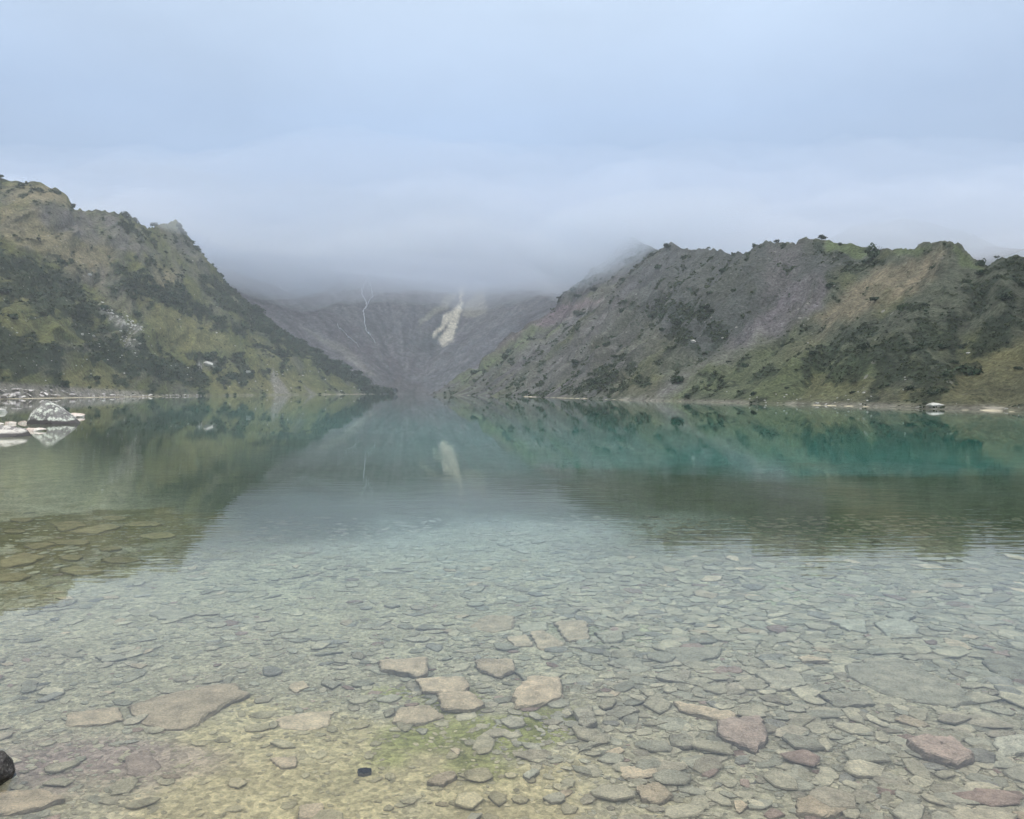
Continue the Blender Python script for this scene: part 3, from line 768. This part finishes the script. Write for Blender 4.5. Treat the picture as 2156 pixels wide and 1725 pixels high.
tag(link('waterfall', me), 'thin forked white waterfall running down the grey back wall', 'waterfall')
V1, F1 = stream([(835, 812), (875, 852), (912, 892), (946, 920), (1000, 975)], 0.4, 3)
tag(link('waterfall', mesh_from('waterfall', V1, F1, M_foam)), 'faint thin stream in a dark gully left of the forked waterfall', 'waterfall')
V1, F1 = stream([(415, 512), (445, 552), (515, 602)], 0.7, 4)
tag(link('waterfall', mesh_from('waterfall', V1, F1, M_foam)), 'short faint white streak of water high in the fog at left', 'waterfall')

# ------------------------------------------------------------------ shrubs and trees
def leaf_cloud(r, n, lobes, size, squash=0.75):
    """n leaf-clump quads spread through a lobed crown of unit radius, base at z=0"""
    c = []
    for _ in range(lobes):
        a = r.uniform(0, 6.28); q = r.uniform(0, 0.62); c.append((q * math.cos(a), q * math.sin(a), r.uniform(0.15, 0.75) * squash, r.uniform(0.28, 0.5)))
    c = np.array(c); k = r.integers(0, lobes, n)
    d = r.normal(size=(n, 3)); d /= np.linalg.norm(d, axis=1)[:, None]
    rad = c[k, 3] * r.uniform(0.55, 1.08, n)
    P = c[k, :3] + d * rad[:, None] * np.array([1, 1, 0.8]); P[:, 2] = np.maximum(P[:, 2], 0.0)
    u = r.normal(size=(n, 3)); u /= np.linalg.norm(u, axis=1)[:, None]
    v = np.cross(u, d + r.normal(size=(n, 3)) * 0.6); v /= np.linalg.norm(v, axis=1)[:, None] + 1e-9
    s = size * r.uniform(0.6, 1.4, n)[:, None]
    V = np.stack([P - u * s - v * s * 0.5, P + u * s * 0.3 - v * s, P + u * s + v * s * 0.6, P - u * s * 0.4 + v * s], 1)
    return V.reshape(-1, 3)

def shrub_mesh(seed, n=420, lobes=7, size=0.095, squash=0.7, mat=None):
    r = np.random.default_rng(seed); V = leaf_cloud(r, n, lobes, size, squash)
    return mesh_from('shrub', V, np.arange(len(V)).reshape(-1, 4), mat or M_leaf)

shrubs = [shrub_mesh(500 + i) for i in range(10)]
def scatter_vertices(Hd, n, xr=(-40, 2200)):
    pix = (Hd['T'] < 0.99) & Hd['vis'] & (Hd['PX'] > xr[0]) & (Hd['PX'] < xr[1]) & (Hd['PY'] > 380)
    idx = np.argwhere(pix); wt = np.clip(Hd['bush'][pix], 0, 1) ** 1.6 + 0.045
    # weight by the ground area each vertex stands for
    ar = (Hd['Y'][pix] / 200.0) ** 1.0
    wt = wt * ar; wt /= wt.sum()
    sel = idx[rng.choice(len(idx), n, replace=False, p=wt)]
    return [(Hd['X'][a, b], Hd['Y'][a, b], Hd['Z'][a, b], Hd['bush'][a, b], Hd['PY'][a, b]) for a, b in sel]

def one_shrub(Hd, px, py, wpx, label):
    x, y, z = nearest(Hd, px, py); q = wpx * y / FP / 2
    o = link('shrub', random.choice(shrubs), (x, y, z - 0.1 * q), (0, 0, rng.uniform(0, 6.28)), (q * 1.2, q, q * 0.85)); tag(o, label, 'shrub')
for a in [(HR, 2041, 787, 58, 'largest dark bush low on the right hillside, above the large white boulder'), (HR, 1589, 830, 24, 'round dark bush alone near the waterline in the middle of the right hillside'),
          (HR, 1654, 818, 16, 'small dark bush near the waterline, right of the round one'), (HR, 1698, 733, 30, 'wide dark bush at the lower end of the tan grass on the right hillside'),
          (HR, 1793, 829, 18, 'small bush among pale rocks just above the right shore'), (HR, 2140, 776, 20, 'bush alone on the yellow grass at the right edge'),
          (HR, 1915, 818, 26, 'rounded bush on the lower right hillside, left of the largest dark bush'), (HR, 1496, 816, 22, 'dark bush near the waterline at the foot of the grey scree stripe'),
          (HL, 378, 585, 28, 'round dark bush on open grass high on the left hillside, above two close ones'), (HL, 347, 603, 22, 'dark bush on the left hillside, upper one of two close together'),
          (HL, 326, 616, 24, 'dark bush on the left hillside, lower one of two close together'), (HL, 284, 665, 36, 'dark bush touching the upper right side of the rockfall strip'),
          (HL, 490, 797, 38, 'wide dark bush low on the left hillside beside the long pale rock'), (HL, 448, 747, 22, 'small round bush on the yellow grass above the white slab'),
          (HL, 30, 672, 44, 'broad dark bush near the left edge, halfway up the hillside'), (HL, 110, 624, 34, 'dark bush upper left of the rockfall strip')]: one_shrub(*a)

def plant(Hd, n, side, smin, smax):
    for (x, y, z, b, py) in scatter_vertices(Hd, n):
        s = rng.uniform(smin, smax) * y / FP / 2 * (0.85 + 0.3 * b)
        o = link('shrub', random.choice(shrubs), (x, y, z - 0.12 * s), (0, 0, rng.uniform(0, 6.28)), (s * rng.uniform(1, 1.35), s, s * rng.uniform(.7, 1.0)))
        px = HX + FP * x / y
        band = 'low down' if py > 760 else ('halfway up' if py > 660 else 'high up')
        if side == 'left': part = 'near end' if px < 200 else ('middle' if px < 450 else 'far end')
        else: part = 'near end' if px > 1850 else ('middle' if px > 1450 else 'far end')
        tag(o, 'dark green shrub growing %s on the %s of the %s hillside' % (band, part, side), 'shrub', 'shrubs %s on the %s of the %s hillside' % (band, part, side))
plant(HL, 130, 'left', 17, 38)
plant(HR, 130, 'right', 14, 32)

def scrub(Hd, n, smin, smax, seed, label):
    r = np.random.default_rng(seed)
    tm = [leaf_cloud(np.random.default_rng(seed * 10 + i), 26, 4, 0.24, 0.55) for i in range(12)]
    Vs = []
    for (x, y, z, b, py) in scatter_vertices(Hd, n):
        s = r.uniform(smin, smax) * y / FP / 2 * (0.5 + 0.6 * b); a = r.uniform(0, 6.28); c, s_ = math.cos(a), math.sin(a)
        T = tm[r.integers(0, 12)]
        Vs.append(np.stack([(T[:, 0] * c - T[:, 1] * s_) * s + x, (T[:, 0] * s_ + T[:, 1] * c) * s + y, T[:, 2] * s * 0.9 + z - 0.08 * s], -1))
    V = np.concatenate(Vs)
    o = link('scrub', mesh_from('scrub', V, np.arange(len(V)).reshape(-1, 4), M_leaf2)); tag(o, label, kind='stuff')
scrub(HL, 7500, 5, 17, 71, 'low dark green scrub covering the left hillside')
scrub(HR, 9000, 4, 14, 72, 'low dark green scrub covering the right hillside')

def small_tree(Hd, px, py, hpx, label, seed, bushy=False, name='tree'):
    """crest tree: tapered trunk, limbs, ragged crown"""
    row = np.argmin(np.where(np.abs(Hd['T'] - 1) < 0.03, (Hd['PX'] - px) ** 2 + (Hd['PY'] - py) ** 2 * 0.2, 1e12)); i = np.unravel_index(row, Hd['X'].shape)
    x, y, z = Hd['X'][i], Hd['Y'][i], Hd['Z'][i]; h = hpx * y / FP
    e = link(name, None, (x, y - 0.2, z - 0.05 * h)); tag(e, label, 'tree' if name == 'tree' else 'shrub')
    r = np.random.default_rng(seed); V = []; F = []
    def limb(a, b, ra, rb):
        o = len(V); a = np.array(a); b = np.array(b)
        for q, rad in ((a, ra), (b, rb)):
            for k in range(6): V.append((q[0] + rad * math.cos(k * 1.047), q[1] + rad * math.sin(k * 1.047), q[2]))
        for k in range(6): F.append((o + k, o + (k + 1) % 6, o + 6 + (k + 1) % 6, o + 6 + k))
    th = 0.3 if bushy else 0.55
    limb((0, 0, -0.1 * h), (0.05 * h, 0, th * h), 0.05 * h, 0.025 * h)
    for k in range(5):
        a = k * 1.3 + r.uniform(0, 1); limb((0.03 * h, 0, th * h * 0.75), (0.3 * h * math.cos(a), 0.3 * h * math.sin(a), h * r.uniform(.6, .85)), 0.022 * h, 0.008 * h)
    link('trunk', mesh_from('trunk', V, F, M_bark), parent=e)
    C = leaf_cloud(r, 620 if bushy else 420, 9 if bushy else 6, 0.075, 0.9 if bushy else 0.75) * h * np.array([0.75, 0.6, 0.65 if not bushy else 0.9])
    C[:, 2] += 0.02 * h if bushy else 0.38 * h
    link('crown', mesh_from('crown', C, np.arange(len(C)).reshape(-1, 4), M_leaf), parent=e)
small_tree(HL, 155, 440, 17, 'small bare-stemmed tree under the left hill\'s highest shoulder', 1)
small_tree(HL, 262, 462, 18, 'bushy tree on the left crest, higher one of two', 2, True)
small_tree(HL, 284, 476, 19, 'bushy tree on the left crest, lower one of two', 3, True)
small_tree(HL, 325, 482, 14, 'small tree on the left crest just before the foggy peak', 4)
small_tree(HL, 2, 380, 14, 'small tree on the hilltop at the left edge', 5)
small_tree(HR, 1728, 512, 18, 'small tree standing at the highest point of the right crest', 6)
small_tree(HR, 1845, 541, 34, 'round dark tree on the right crest beside the bright green grass', 7, True)
small_tree(HR, 1590, 526, 16, 'wind-bent tree on the falling left shoulder of the right crest', 8)
small_tree(HR, 1634, 514, 10, 'small tree on the right crest, right of the wind-bent one', 9)
small_tree(HR, 1768, 514, 8, 'tiny shrub at the top of the bright green grass on the right crest', 10, True)
small_tree(HR, 1940, 526, 14, 'low bush on the right crest above the tan grass', 11, True)
small_tree(HR, 1492, 528, 7, 'tiny tree on the right crest nearest the fog', 12)
small_tree(HR, 1446, 528, 6, 'tiny tree on the right crest, second from the fog', 13)
small_tree(HR, 2062, 558, 18, 'bush in the saddle near the right end of the right crest', 14, True)
small_tree(HR, 2098, 545, 9, 'small tree on the dark knoll at the right edge', 15)

# ------------------------------------------------------------------ stones on the lakebed
def slab_mesh(outline, th, seed, mat, rough=0.03):
    """broken slate with the given outline (n,2) centred on the origin, top at z=th"""
    r = np.random.default_rng(seed); O = np.array(outline, float)
    if np.sum(O[:, 0] * np.roll(O[:, 1], -1) - np.roll(O[:, 0], -1) * O[:, 1]) < 0: O = O[::-1]
    size = max(np.ptp(O[:, 0]), np.ptp(O[:, 1])); Q = []
    O = np.stack([O * 0.92 + np.roll(O, -1, axis=0) * 0.08, O * 0.08 + np.roll(O, -1, axis=0) * 0.92], 1).reshape(-1, 2)
    for a, b in zip(O, np.roll(O, -1, axis=0)):
        m = max(1, int(np.linalg.norm(b - a) / size * 13)); nrm = np.array([b[1] - a[1], a[0] - b[0]]) / (np.linalg.norm(b - a) + 1e-9)
        for i in range(m):
            f = i / m; Q.append(a + (b - a) * f + nrm * r.normal() * rough * size * (0.3 if i == 0 else 0.5))
    Q = np.array(Q); n = len(Q); c = Q.mean(0)
    rings = [(0.97, -0.35), (1.02, 0.2), (1.0, 0.6), (0.965, 0.82), (0.9, 0.95), (0.78, 1.0), (0.6, 1.03), (0.4, 1.04), (0.2, 1.02)]
    V = []
    for s, z in rings:
        R = c + (Q - c) * s + r.normal(size=Q.shape) * size * 0.006
        zz = z * th + (fbm(R[:, 0] / size * 5 + seed, R[:, 1] / size * 5, 4, seed) * 0.16 * th + (vn(R[:, 0] / size * 2.5 + seed, R[:, 1] / size * 2.5, seed) > 0.55) * 0.10 * th if z > 0.8 else r.normal(size=n) * 0.06 * th)
        V.append(np.c_[R, zz])
    V = np.concatenate(V + [np.array([[c[0], c[1], th]])])
    F = []
    for k in range(len(rings) - 1):
        for i in range(n): F.append((k * n + i, k * n + (i + 1) % n, (k + 1) * n + (i + 1) % n, (k + 1) * n + i))
    k = len(rings) - 1
    for i in range(n): F.append((k * n + i, k * n + (i + 1) % n, len(V) - 1))
    return mesh_from('stone', V, F, mat)

B, G_, PK = M_beige, M_grey, M_pink
TR = [
 ([(270,1492),(330,1475),(450,1450),(500,1445),(527,1467),(460,1500),(410,1530),(385,1540),(340,1540),(300,1527)], .07, B, 'largest beige slab on the lakebed at lower left, pointing right'),
 ([(795,1402),(850,1400),(900,1398),(903,1425),(880,1432),(840,1425),(800,1418)], .10, B, 'beige slab propped up over a dark gap, above the row of three slabs'),
 ([(875,1440),(980,1435),(990,1455),(970,1468),(890,1466)], .06, B, 'four-sided beige slab right below the propped slab'),
 ([(920,1472),(990,1466),(1022,1490),(990,1505),(930,1503)], .06, B, 'rounded beige slab, third in the row below the propped slab'),
 ([(840,1495),(905,1490),(938,1512),(880,1530),(825,1525)], .05, B, 'rough beige stone at the top edge of the yellow-green algae'),
 ([(1075,1470),(1120,1435),(1180,1440),(1187,1475),(1130,1492),(1085,1495)], .10, B, 'angular tan block with a dark right side, right of the algae'),
 ([(985,1325),(1020,1300),(1085,1300),(1080,1325),(1040,1333)], .06, B, 'broad pale slab at mid lake bed with a small stone on its far edge'),
 ([(1165,1315),(1235,1310),(1243,1352),(1195,1354)], .08, B, 'pale rounded slab at the right of the cluster of five'),
 ([(1118,1335),(1140,1330),(1192,1360),(1150,1372),(1130,1364)], .06, B, 'triangular pale slab in the middle of the cluster of five'),
 ([(1090,1318),(1150,1312),(1155,1328),(1100,1334)], .05, G_, 'thin flat stone at the far side of the cluster of five'),
 ([(1065,1345),(1108,1340),(1124,1362),(1085,1365)], .05, B, 'small pale slab at the near left of the cluster of five'),
 ([(1400,1370),(1520,1368),(1515,1385),(1450,1400),(1405,1390)], .06, G_, 'long greenish grey slab right of the cluster of five'),
 ([(1780,1405),(1900,1395),(1990,1440),(2070,1482),(2000,1490),(1880,1470),(1790,1430)], .07, G_, 'very large greenish slab under water at the right'),
 ([(1585,1422),(1680,1420),(1700,1445),(1640,1460)], .07, G_, 'grey triangular slab left of the very large greenish slab'),
 ([(1510,1528),(1600,1515),(1618,1560),(1595,1592),(1560,1580),(1510,1552)], .11, PK, 'reddish brown rough stone touching a tan slab, right of centre'),
 ([(1415,1482),(1550,1505),(1552,1530),(1500,1520),(1430,1502)], .06, B, 'tan slab touching the reddish brown stone on its upper left'),
 ([(1905,1572),(1930,1565),(2010,1568),(2057,1610),(2020,1622),(1950,1605)], .13, PK, 'reddish brown stone with a dark underside near the right edge'),
 ([(2065,1395),(2165,1388),(2168,1442),(2100,1425)], .07, G_, 'greenish slab cut by the right edge'),
 ([(1207,1502),(1248,1496),(1256,1532),(1225,1542)], .09, G_, 'rounded grey stone below the angular tan block'),
 ([(752,1626),(766,1621),(782,1625),(782,1632),(766,1637),(754,1634)], .04, M_darkstone, 'small dark grey pebble alone on the yellow sand'),
 ([(565,1600),(625,1598),(624,1618),(592,1621)], .035, B, 'tan wedge-shaped stone on the yellow sand at left'),
 ([(897,1655),(920,1638),(955,1630),(965,1640),(930,1660)], .05, B, 'oval tan stone below the algae, at the bottom centre'),
 ([(262,1597),(312,1585),(340,1615),(300,1640),(268,1632)], .02, PK, 'flat pinkish stone sunk in silt below the largest slab'),
 ([(-20,1672),(90,1672),(140,1690),(60,1715),(-20,1724)], .05, B, 'beige slab at the bottom left corner'),
 ([(630,1702),(680,1698),(684,1730),(628,1730)], .04, B, 'square beige stone cut by the bottom edge'),
 ([(1100,1638),(1122,1622),(1138,1630),(1114,1648)], .035, M_white, 'small white-topped stone below the algae'),
 ([(1840,1316),(1890,1308),(1935,1320),(1930,1342),(1870,1344)], .08, M_white, 'pale oval stone, nearest of three bright ones in the deeper water at right'),
 ([(1745,1312),(1820,1310),(1826,1335),(1785,1330)], .08, M_white, 'pale stone with a straight crack, leftmost of three in the deeper water at right'),
 ([(1862,1297),(1900,1290),(1932,1300),(1900,1313)], .08, M_white, 'pale oval stone, farthest of three bright ones in the deeper water at right'),
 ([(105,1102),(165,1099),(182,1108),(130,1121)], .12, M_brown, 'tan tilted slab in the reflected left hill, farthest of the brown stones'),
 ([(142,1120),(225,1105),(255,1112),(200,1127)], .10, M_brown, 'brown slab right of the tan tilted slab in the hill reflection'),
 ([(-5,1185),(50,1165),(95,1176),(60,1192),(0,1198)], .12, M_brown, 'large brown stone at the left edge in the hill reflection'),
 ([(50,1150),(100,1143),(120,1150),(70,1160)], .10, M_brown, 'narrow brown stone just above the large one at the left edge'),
 ([(310,1297),(350,1278),(415,1296),(360,1310)], .06, G_, 'pale pointed slab in the bright water left of centre'),
 ([(1725,1467),(1830,1465),(1842,1488),(1760,1495)], .07, G_, 'grey-green slab in front of the very large greenish slab'),
 ([(1340,1662),(1385,1655),(1420,1682),(1390,1698),(1350,1690)], .05, B, 'broad tan stone near the bottom edge right of centre'),
 ([(1000,1400),(1080,1398),(1085,1420),(1050,1432),(1005,1415)], .06, B, 'pale tan slab between the propped slab and the angular block'),
 ([(580,1515),(640,1505),(700,1500),(690,1530),(640,1540),(590,1535)], .03, B, 'irregular tan slab right of the largest beige slab'),
 ([(140,1505),(250,1495),(262,1520),(200,1530),(135,1530)], .04, B, 'cracked beige slab touching the largest slab at its left'),
 ([(1250,1335),(1310,1332),(1315,1352),(1275,1358)], .08, G_, 'greenish stone alone in deeper water right of the cluster of five'),
 ([(200,1385),(250,1380),(270,1390),(220,1398)], .05, G_, 'thin grey slab with a dark edge at left under bright water'),
 ([(2090,1562),(2156,1555),(2170,1590),(2110,1602)], .07, M_white, 'pale stone at the right edge beside the reddish stone'),
 ([(1680,1690),(1750,1685),(1790,1712),(1730,1730),(1675,1720)], .06, B, 'wide tan stone cut by the bottom edge at right'),
]
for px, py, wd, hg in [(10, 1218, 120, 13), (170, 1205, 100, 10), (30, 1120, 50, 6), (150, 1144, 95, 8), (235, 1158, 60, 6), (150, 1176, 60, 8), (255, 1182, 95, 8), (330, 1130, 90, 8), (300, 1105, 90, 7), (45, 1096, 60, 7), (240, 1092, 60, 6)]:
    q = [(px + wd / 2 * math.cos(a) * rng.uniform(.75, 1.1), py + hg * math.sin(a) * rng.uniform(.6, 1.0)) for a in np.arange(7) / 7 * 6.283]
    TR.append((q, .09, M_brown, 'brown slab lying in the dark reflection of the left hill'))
taken = []
for i, (poly, th, mat, lb) in enumerate(TR):
    W = np.array([px_to_bed(*q) for q in poly]); c = W.mean(0); zb = float(bedz(c[0], c[1]))
    rad = 0.5 * np.linalg.norm(np.ptp(W[:, :2], axis=0)); taken.append((c[0], c[1], rad))
    lift = 0.045 if 'propped' in lb else 0.0
    o = link('stone', slab_mesh(W[:, :2] - c[:2], th, 700 + i, mat), (c[0], c[1], zb + lift), (rng.normal() * 0.02 + (0.05 if lift else 0), rng.normal() * 0.02, 0))
    tag(o, lb, 'stone', 'brown slabs in the reflection of the left hill' if lb.startswith('brown slab lying') else None)

def rand_outline(r, elong=1.5):
    n = r.integers(5, 9); a = np.sort(r.uniform(0, 6.28, n) * 0.25 + np.arange(n) / n * 6.28 * 1.0)
    q = r.uniform(0.75, 1.1, n); return np.c_[np.cos(a) * q * elong ** .5, np.sin(a) * q / elong ** .5] * 0.5

# sample stone places: finer to the left, larger and closer packed to the right
def sample_spots(n, rmin, rmax, ymin, ymax, power=2.2):
    Y = np.sqrt(rng.uniform(ymin ** 2, ymax ** 2, n)); X = rng.uniform(-1, 1, n) * (0.74 * (Y + 0.4) + 2.2)
    r = rmin + (rmax - rmin) * rng.random(n) ** power
    return X, Y, r
protos = [(slab_mesh(rand_outline(np.random.default_rng(800 + i), 1.0 + 0.7 * (i % 3)), 0.16 + 0.05 * (i % 4), 800 + i, [M_grey, M_beige, M_grey][i % 3])) for i in range(18)]
X, Y, r = sample_spots(3200, 0.14, 0.36, 3.4, 10.5, 1.7)
cnt = 0; big = []
for x, y, s in zip(X, Y, r):
    if cnt >= 250: break
    k = x / y
    if rng.random() > np.interp(k, [-.7, -.2, .1, .7], [.25, .35, .8, 1.0]) * np.interp(y, [3.4, 5, 12], [.5, .8, 1]): continue
    s *= np.interp(k, [-.7, .7], [0.75, 1.05]) * np.interp(y, [3.4, 6, 12], [0.62, 0.9, 1.2])
    if any((x - a) ** 2 + (y - b) ** 2 < (rd * 0.8 + s * 0.42) ** 2 for a, b, rd in taken): continue
    if depth(x, y) < 0.1 or abs(k) > 0.72: continue
    taken.append((x, y, s * 0.55)); cnt += 1
    o = link('stone', random.choice(protos), (x, y, float(bedz(x, y)) + 0.01), (rng.normal() * 0.07, rng.normal() * 0.07, rng.uniform(0, 6.28)), (s, s, s * rng.uniform(.5, 1.0)))
    zone = 'nearest rows' if y < 4.8 else ('middle' if y < 7.2 else 'far dim part')
    sidew = 'left' if k < -0.22 else ('centre' if k < 0.22 else 'right')
    tag(o, 'flat stone lying among gravel in the %s of the lakebed, %s' % (zone, sidew), 'stone', 'flat stones in the %s of the lakebed, %s' % (zone, sidew))

# everything smaller: one mass of stones and gravel
def stone_tmpl(seed, sides, flat=True):
    r = np.random.default_rng(seed); a = np.arange(sides) / sides * 6.28 + r.uniform(-.35, .35, sides); q = r.uniform(.72, 1.12, sides) * 0.5
    el = r.uniform(1.0, 1.5); ring = np.c_[np.cos(a) * q * el, np.sin(a) * q / el]
    th = r.uniform(.16, .34); tl = r.normal(size=2) * 0.10
    def lv(s, z): return np.c_[ring * s, z + (ring @ tl) + r.normal(size=sides) * 0.01]
    V = np.concatenate([lv(.95, -.15), lv(1.04, th * .3), lv(.97, th * .75), lv(.80, th * 1.0), [[0, 0, th * 1.06]]]); F = []
    for k in range(3):
        for i in range(sides):
            j = (i + 1) % sides; a0, a1, b0, b1 = k * sides + i, k * sides + j, (k + 1) * sides + i, (k + 1) * sides + j
            F += [(a0, a1, b1), (a0, b1, b0)]
    for i in range(sides): F.append((3 * sides + i, 3 * sides + (i + 1) % sides, 4 * sides))
    return V, np.array(F)
tm = [stone_tmpl(900 + i, 6 + i % 4) for i in range(40)]
Vs, Fs, Cs = [], [], []; off = 0
tk = np.array(taken)
SAND = [(px_to_bed(px, py), r_) for px, py, r_ in [(700, 1610, 0.9), (850, 1640, 0.9), (520, 1680, .8), (950, 1700, .8), (480, 1560, 0.6), (1100, 1690, .5)]]
def sandy(X, Y):
    m = np.zeros(X.shape)
    for c, r_ in SAND: m = np.maximum(m, 1 - sst(0.3, 1.1, np.hypot(X - c[0], Y - c[1]) / r_ + 0.3 * fbm(X * 2.2, Y * 2.2, 3, 31)))
    return m
def pour(n, rmin, rmax, ymin, ymax, power, keep):
    global off
    X, Y, r = sample_spots(n, rmin, rmax, ymin, ymax, power)
    k = X / Y; pk = keep(k, Y) * (0.55 + 0.75 * (fbm(X * 1.1, Y * 1.1, 3, 55) * .5 + .5))
    sd_ = sandy(X, Y); pk = pk * (1 - 0.62 * sd_)
    m = (rng.random(n) < pk) & (depth(X, Y) > 0.05)
    X, Y, r, sd_ = X[m], Y[m], r[m], sd_[m]; Z = bedz(X, Y)
    r = r * np.interp(X / Y, [-.7, -.1, .25, .7], [0.72, 0.85, 1.05, 1.15])
    for x, y, z, s, wm in zip(X, Y, Z, r, sd_):
        d = (tk[:, 0] - x) ** 2 + (tk[:, 1] - y) ** 2
        if (d < (tk[:, 2] * 0.62) ** 2).any() and s > 0.03: continue
        V, F = tm[rng.integers(0, 40)]; a = rng.normal() * 0.9 + 0.2; c_, s_ = math.cos(a), math.sin(a)
        sz = s * rng.uniform(.32, .72)
        Vs.append(np.c_[(V[:, 0] * c_ - V[:, 1] * s_) * s + x, (V[:, 0] * s_ + V[:, 1] * c_) * s + y, V[:, 2] * sz + z + rng.uniform(0, .2) * s])
        Fs.append(F + off); off += len(V)
        q = rng.random(); c0 = np.array([.62, .54, .38]) if q < .5 else (np.array([.52, .47, .345]) if q < .8 else (np.array([.54, .46, .33]) if q < .93 else (np.array([.48, .35, .27]) if q < .96 else np.array([.42, .38, .30]))))
        c0 = c0 * (1 - 0.7 * wm) + np.array([.64, .53, .31]) * 0.7 * wm
        dm = float(np.interp(-z, [0.6, 1.0], [0, 0.75])); sk = float(max(sst(0.0, 0.22, x / y), sst(-0.12, -0.27, x / y))); c0 = c0 * (1 - dm) + (np.array([.17, .15, .075]) * sk + np.array([.50, .50, .43]) * (1 - sk)) * dm  # deeper stones match the bed tones there, painted-in reflections included
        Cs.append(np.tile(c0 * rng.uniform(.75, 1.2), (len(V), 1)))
pour(13500, .10, .24, 3.0, 14, 2.0, lambda k, y: np.interp(k, [-.7, -.2, .1, .7], [.35, .45, .9, 1]) * np.interp(y, [3, 6, 10, 14], [.55, 1, .8, .1]))
pour(24000, .05, .12, 2.8, 14, 1.5, lambda k, y: np.interp(k, [-.7, -.3, .1, .7], [.7, .5, .9, 1]) * np.interp(y, [9, 14], [1, 0]))
pour(26000, .018, .05, 2.6, 6.5, 1.4, lambda k, y: np.interp(k, [-.7, -.4, 0, .7], [1, .7, .6, .9]))
o = link('gravel', mesh_from('gravel', np.concatenate(Vs), np.concatenate(Fs), M_stones, False, np.concatenate(Cs)))
tag(o, 'small flat stones and gravel covering the lakebed', kind='stuff')

# ------------------------------------------------------------------ air
def vol_mat(name, color, density, aniso=0.0):
    m = bpy.data.materials.new(name); m.use_nodes = True; nt = m.node_tree
    for nn in list(nt.nodes): nt.nodes.remove(nn)
    o = nt.nodes.new('ShaderNodeOutputMaterial'); v = nt.nodes.new('ShaderNodeVolumePrincipled')
    v.inputs['Color'].default_value = (*color, 1); v.inputs['Density'].default_value = density; v.inputs['Anisotropy'].default_value = aniso
    nt.links.new(v.outputs[0], o.inputs['Volume']); return m
bm = bmesh.new(); bmesh.ops.create_cube(bm, size=1)
for v in bm.verts:
    v.co = Vector((v.co.x * 9000, v.co.y * 9000, -17 if v.co.z < 0 else 200))
me = bpy.data.meshes.new('haze'); bm.to_mesh(me); bm.free(); me.materials.append(vol_mat('haze_air', (0.90, 0.95, 1.0), 0.00034))
tag(link('haze', me), 'thin pale blue haze in the air over the lake', kind='stuff')

# low cloud bank resting on the head of the valley, thinner mist under the denser cloud
def cloud_bank(base, thick, y0, density, seed, label, colour):
    cx_ = np.linspace(-1000, 1000, 161); cyy = np.linspace(y0, 1500, 91)
    CY, CX = np.meshgrid(cyy, cx_, indexing='ij')
    low = 40 * np.exp(-((CX - 70) / 58) ** 2 - ((CY - 500) / 100) ** 2) + 22 * np.exp(-((CX + 175) / 48) ** 2 - ((CY - 640) / 110) ** 2) + 16 * np.exp(-((CX - 230) / 80) ** 2 - ((CY - 500) / 90) ** 2)
    low = low - 20 * np.exp(-((CX + 215) / 45) ** 2 - ((CY - 480) / 70) ** 2)
    bot = base - low + 7 * fbm(CX / 70, CY / 70, 4, seed) + 3.5 * fbm(CX / 22, CY / 22, 3, seed + 3)
    top = bot + 6 + sst(0, 1, (CY - y0 + 25 * fbm(CX / 60, CY / 60, 3, seed + 8) - 10) / 190) * (thick + 8 * fbm(CX / 120, CY / 120, 3, seed + 7) + low)
    top = np.minimum(top, 197)
    n1 = CX.size
    V = np.concatenate([np.stack([CX, CY, bot], -1).reshape(-1, 3), np.stack([CX, CY, top], -1).reshape(-1, 3)])
    gf = grid_faces(*CX.shape); F = [tuple(f[::-1]) for f in gf] + [tuple(f + n1) for f in gf]
    nr_, nc_ = CX.shape; ring = [j for j in range(nc_)] + [i * nc_ + nc_ - 1 for i in range(1, nr_)] + [(nr_ - 1) * nc_ + j for j in range(nc_ - 2, -1, -1)] + [i * nc_ for i in range(nr_ - 2, 0, -1)]
    for a, b in zip(ring, ring[1:] + ring[:1]): F.append((a, b, b + n1, a + n1))
    tag(link('fog', mesh_from('fog', V, F, vol_mat('cloud_vapour', colour, density), True)), label, kind='stuff')
cloud_bank(84, 72, 395, 0.0042, 601, 'thin mist trailing under the cloud at the head of the valley', (0.86, 0.90, 0.965))
cloud_bank(103, 80, 415, 0.0065, 641, 'low grey cloud hanging over the head of the valley', (0.585, 0.66, 0.765))

def fog_puff(c, r, density, seed, label):
    bm = bmesh.new(); bmesh.ops.create_icosphere(bm, subdivisions=4, radius=1)
    P = np.array([v.co[:] for v in bm.verts]); n = dirs_noise(P, seed, 2.2, 3)
    for v, q in zip(bm.verts, n):
        f = 1 + 0.22 * float(q); v.co = Vector((v.co.x * r[0] * f, v.co.y * r[1] * f, v.co.z * r[2] * f))
    me = bpy.data.meshes.new('fog'); bm.to_mesh(me); bm.free(); me.materials.append(vol_mat('cloud_wisp', (0.70, 0.76, 0.84), density))
    tag(link('fog', me, c), label, kind='stuff')
fog_puff((70, 455, 86), (60, 80, 26), 0.013, 5, 'wisp of cloud spilling over the inner end of the right ridge')
fog_puff((-185, 600, 98), (55, 60, 26), 0.008, 8, 'tongue of mist sinking behind the left hill')
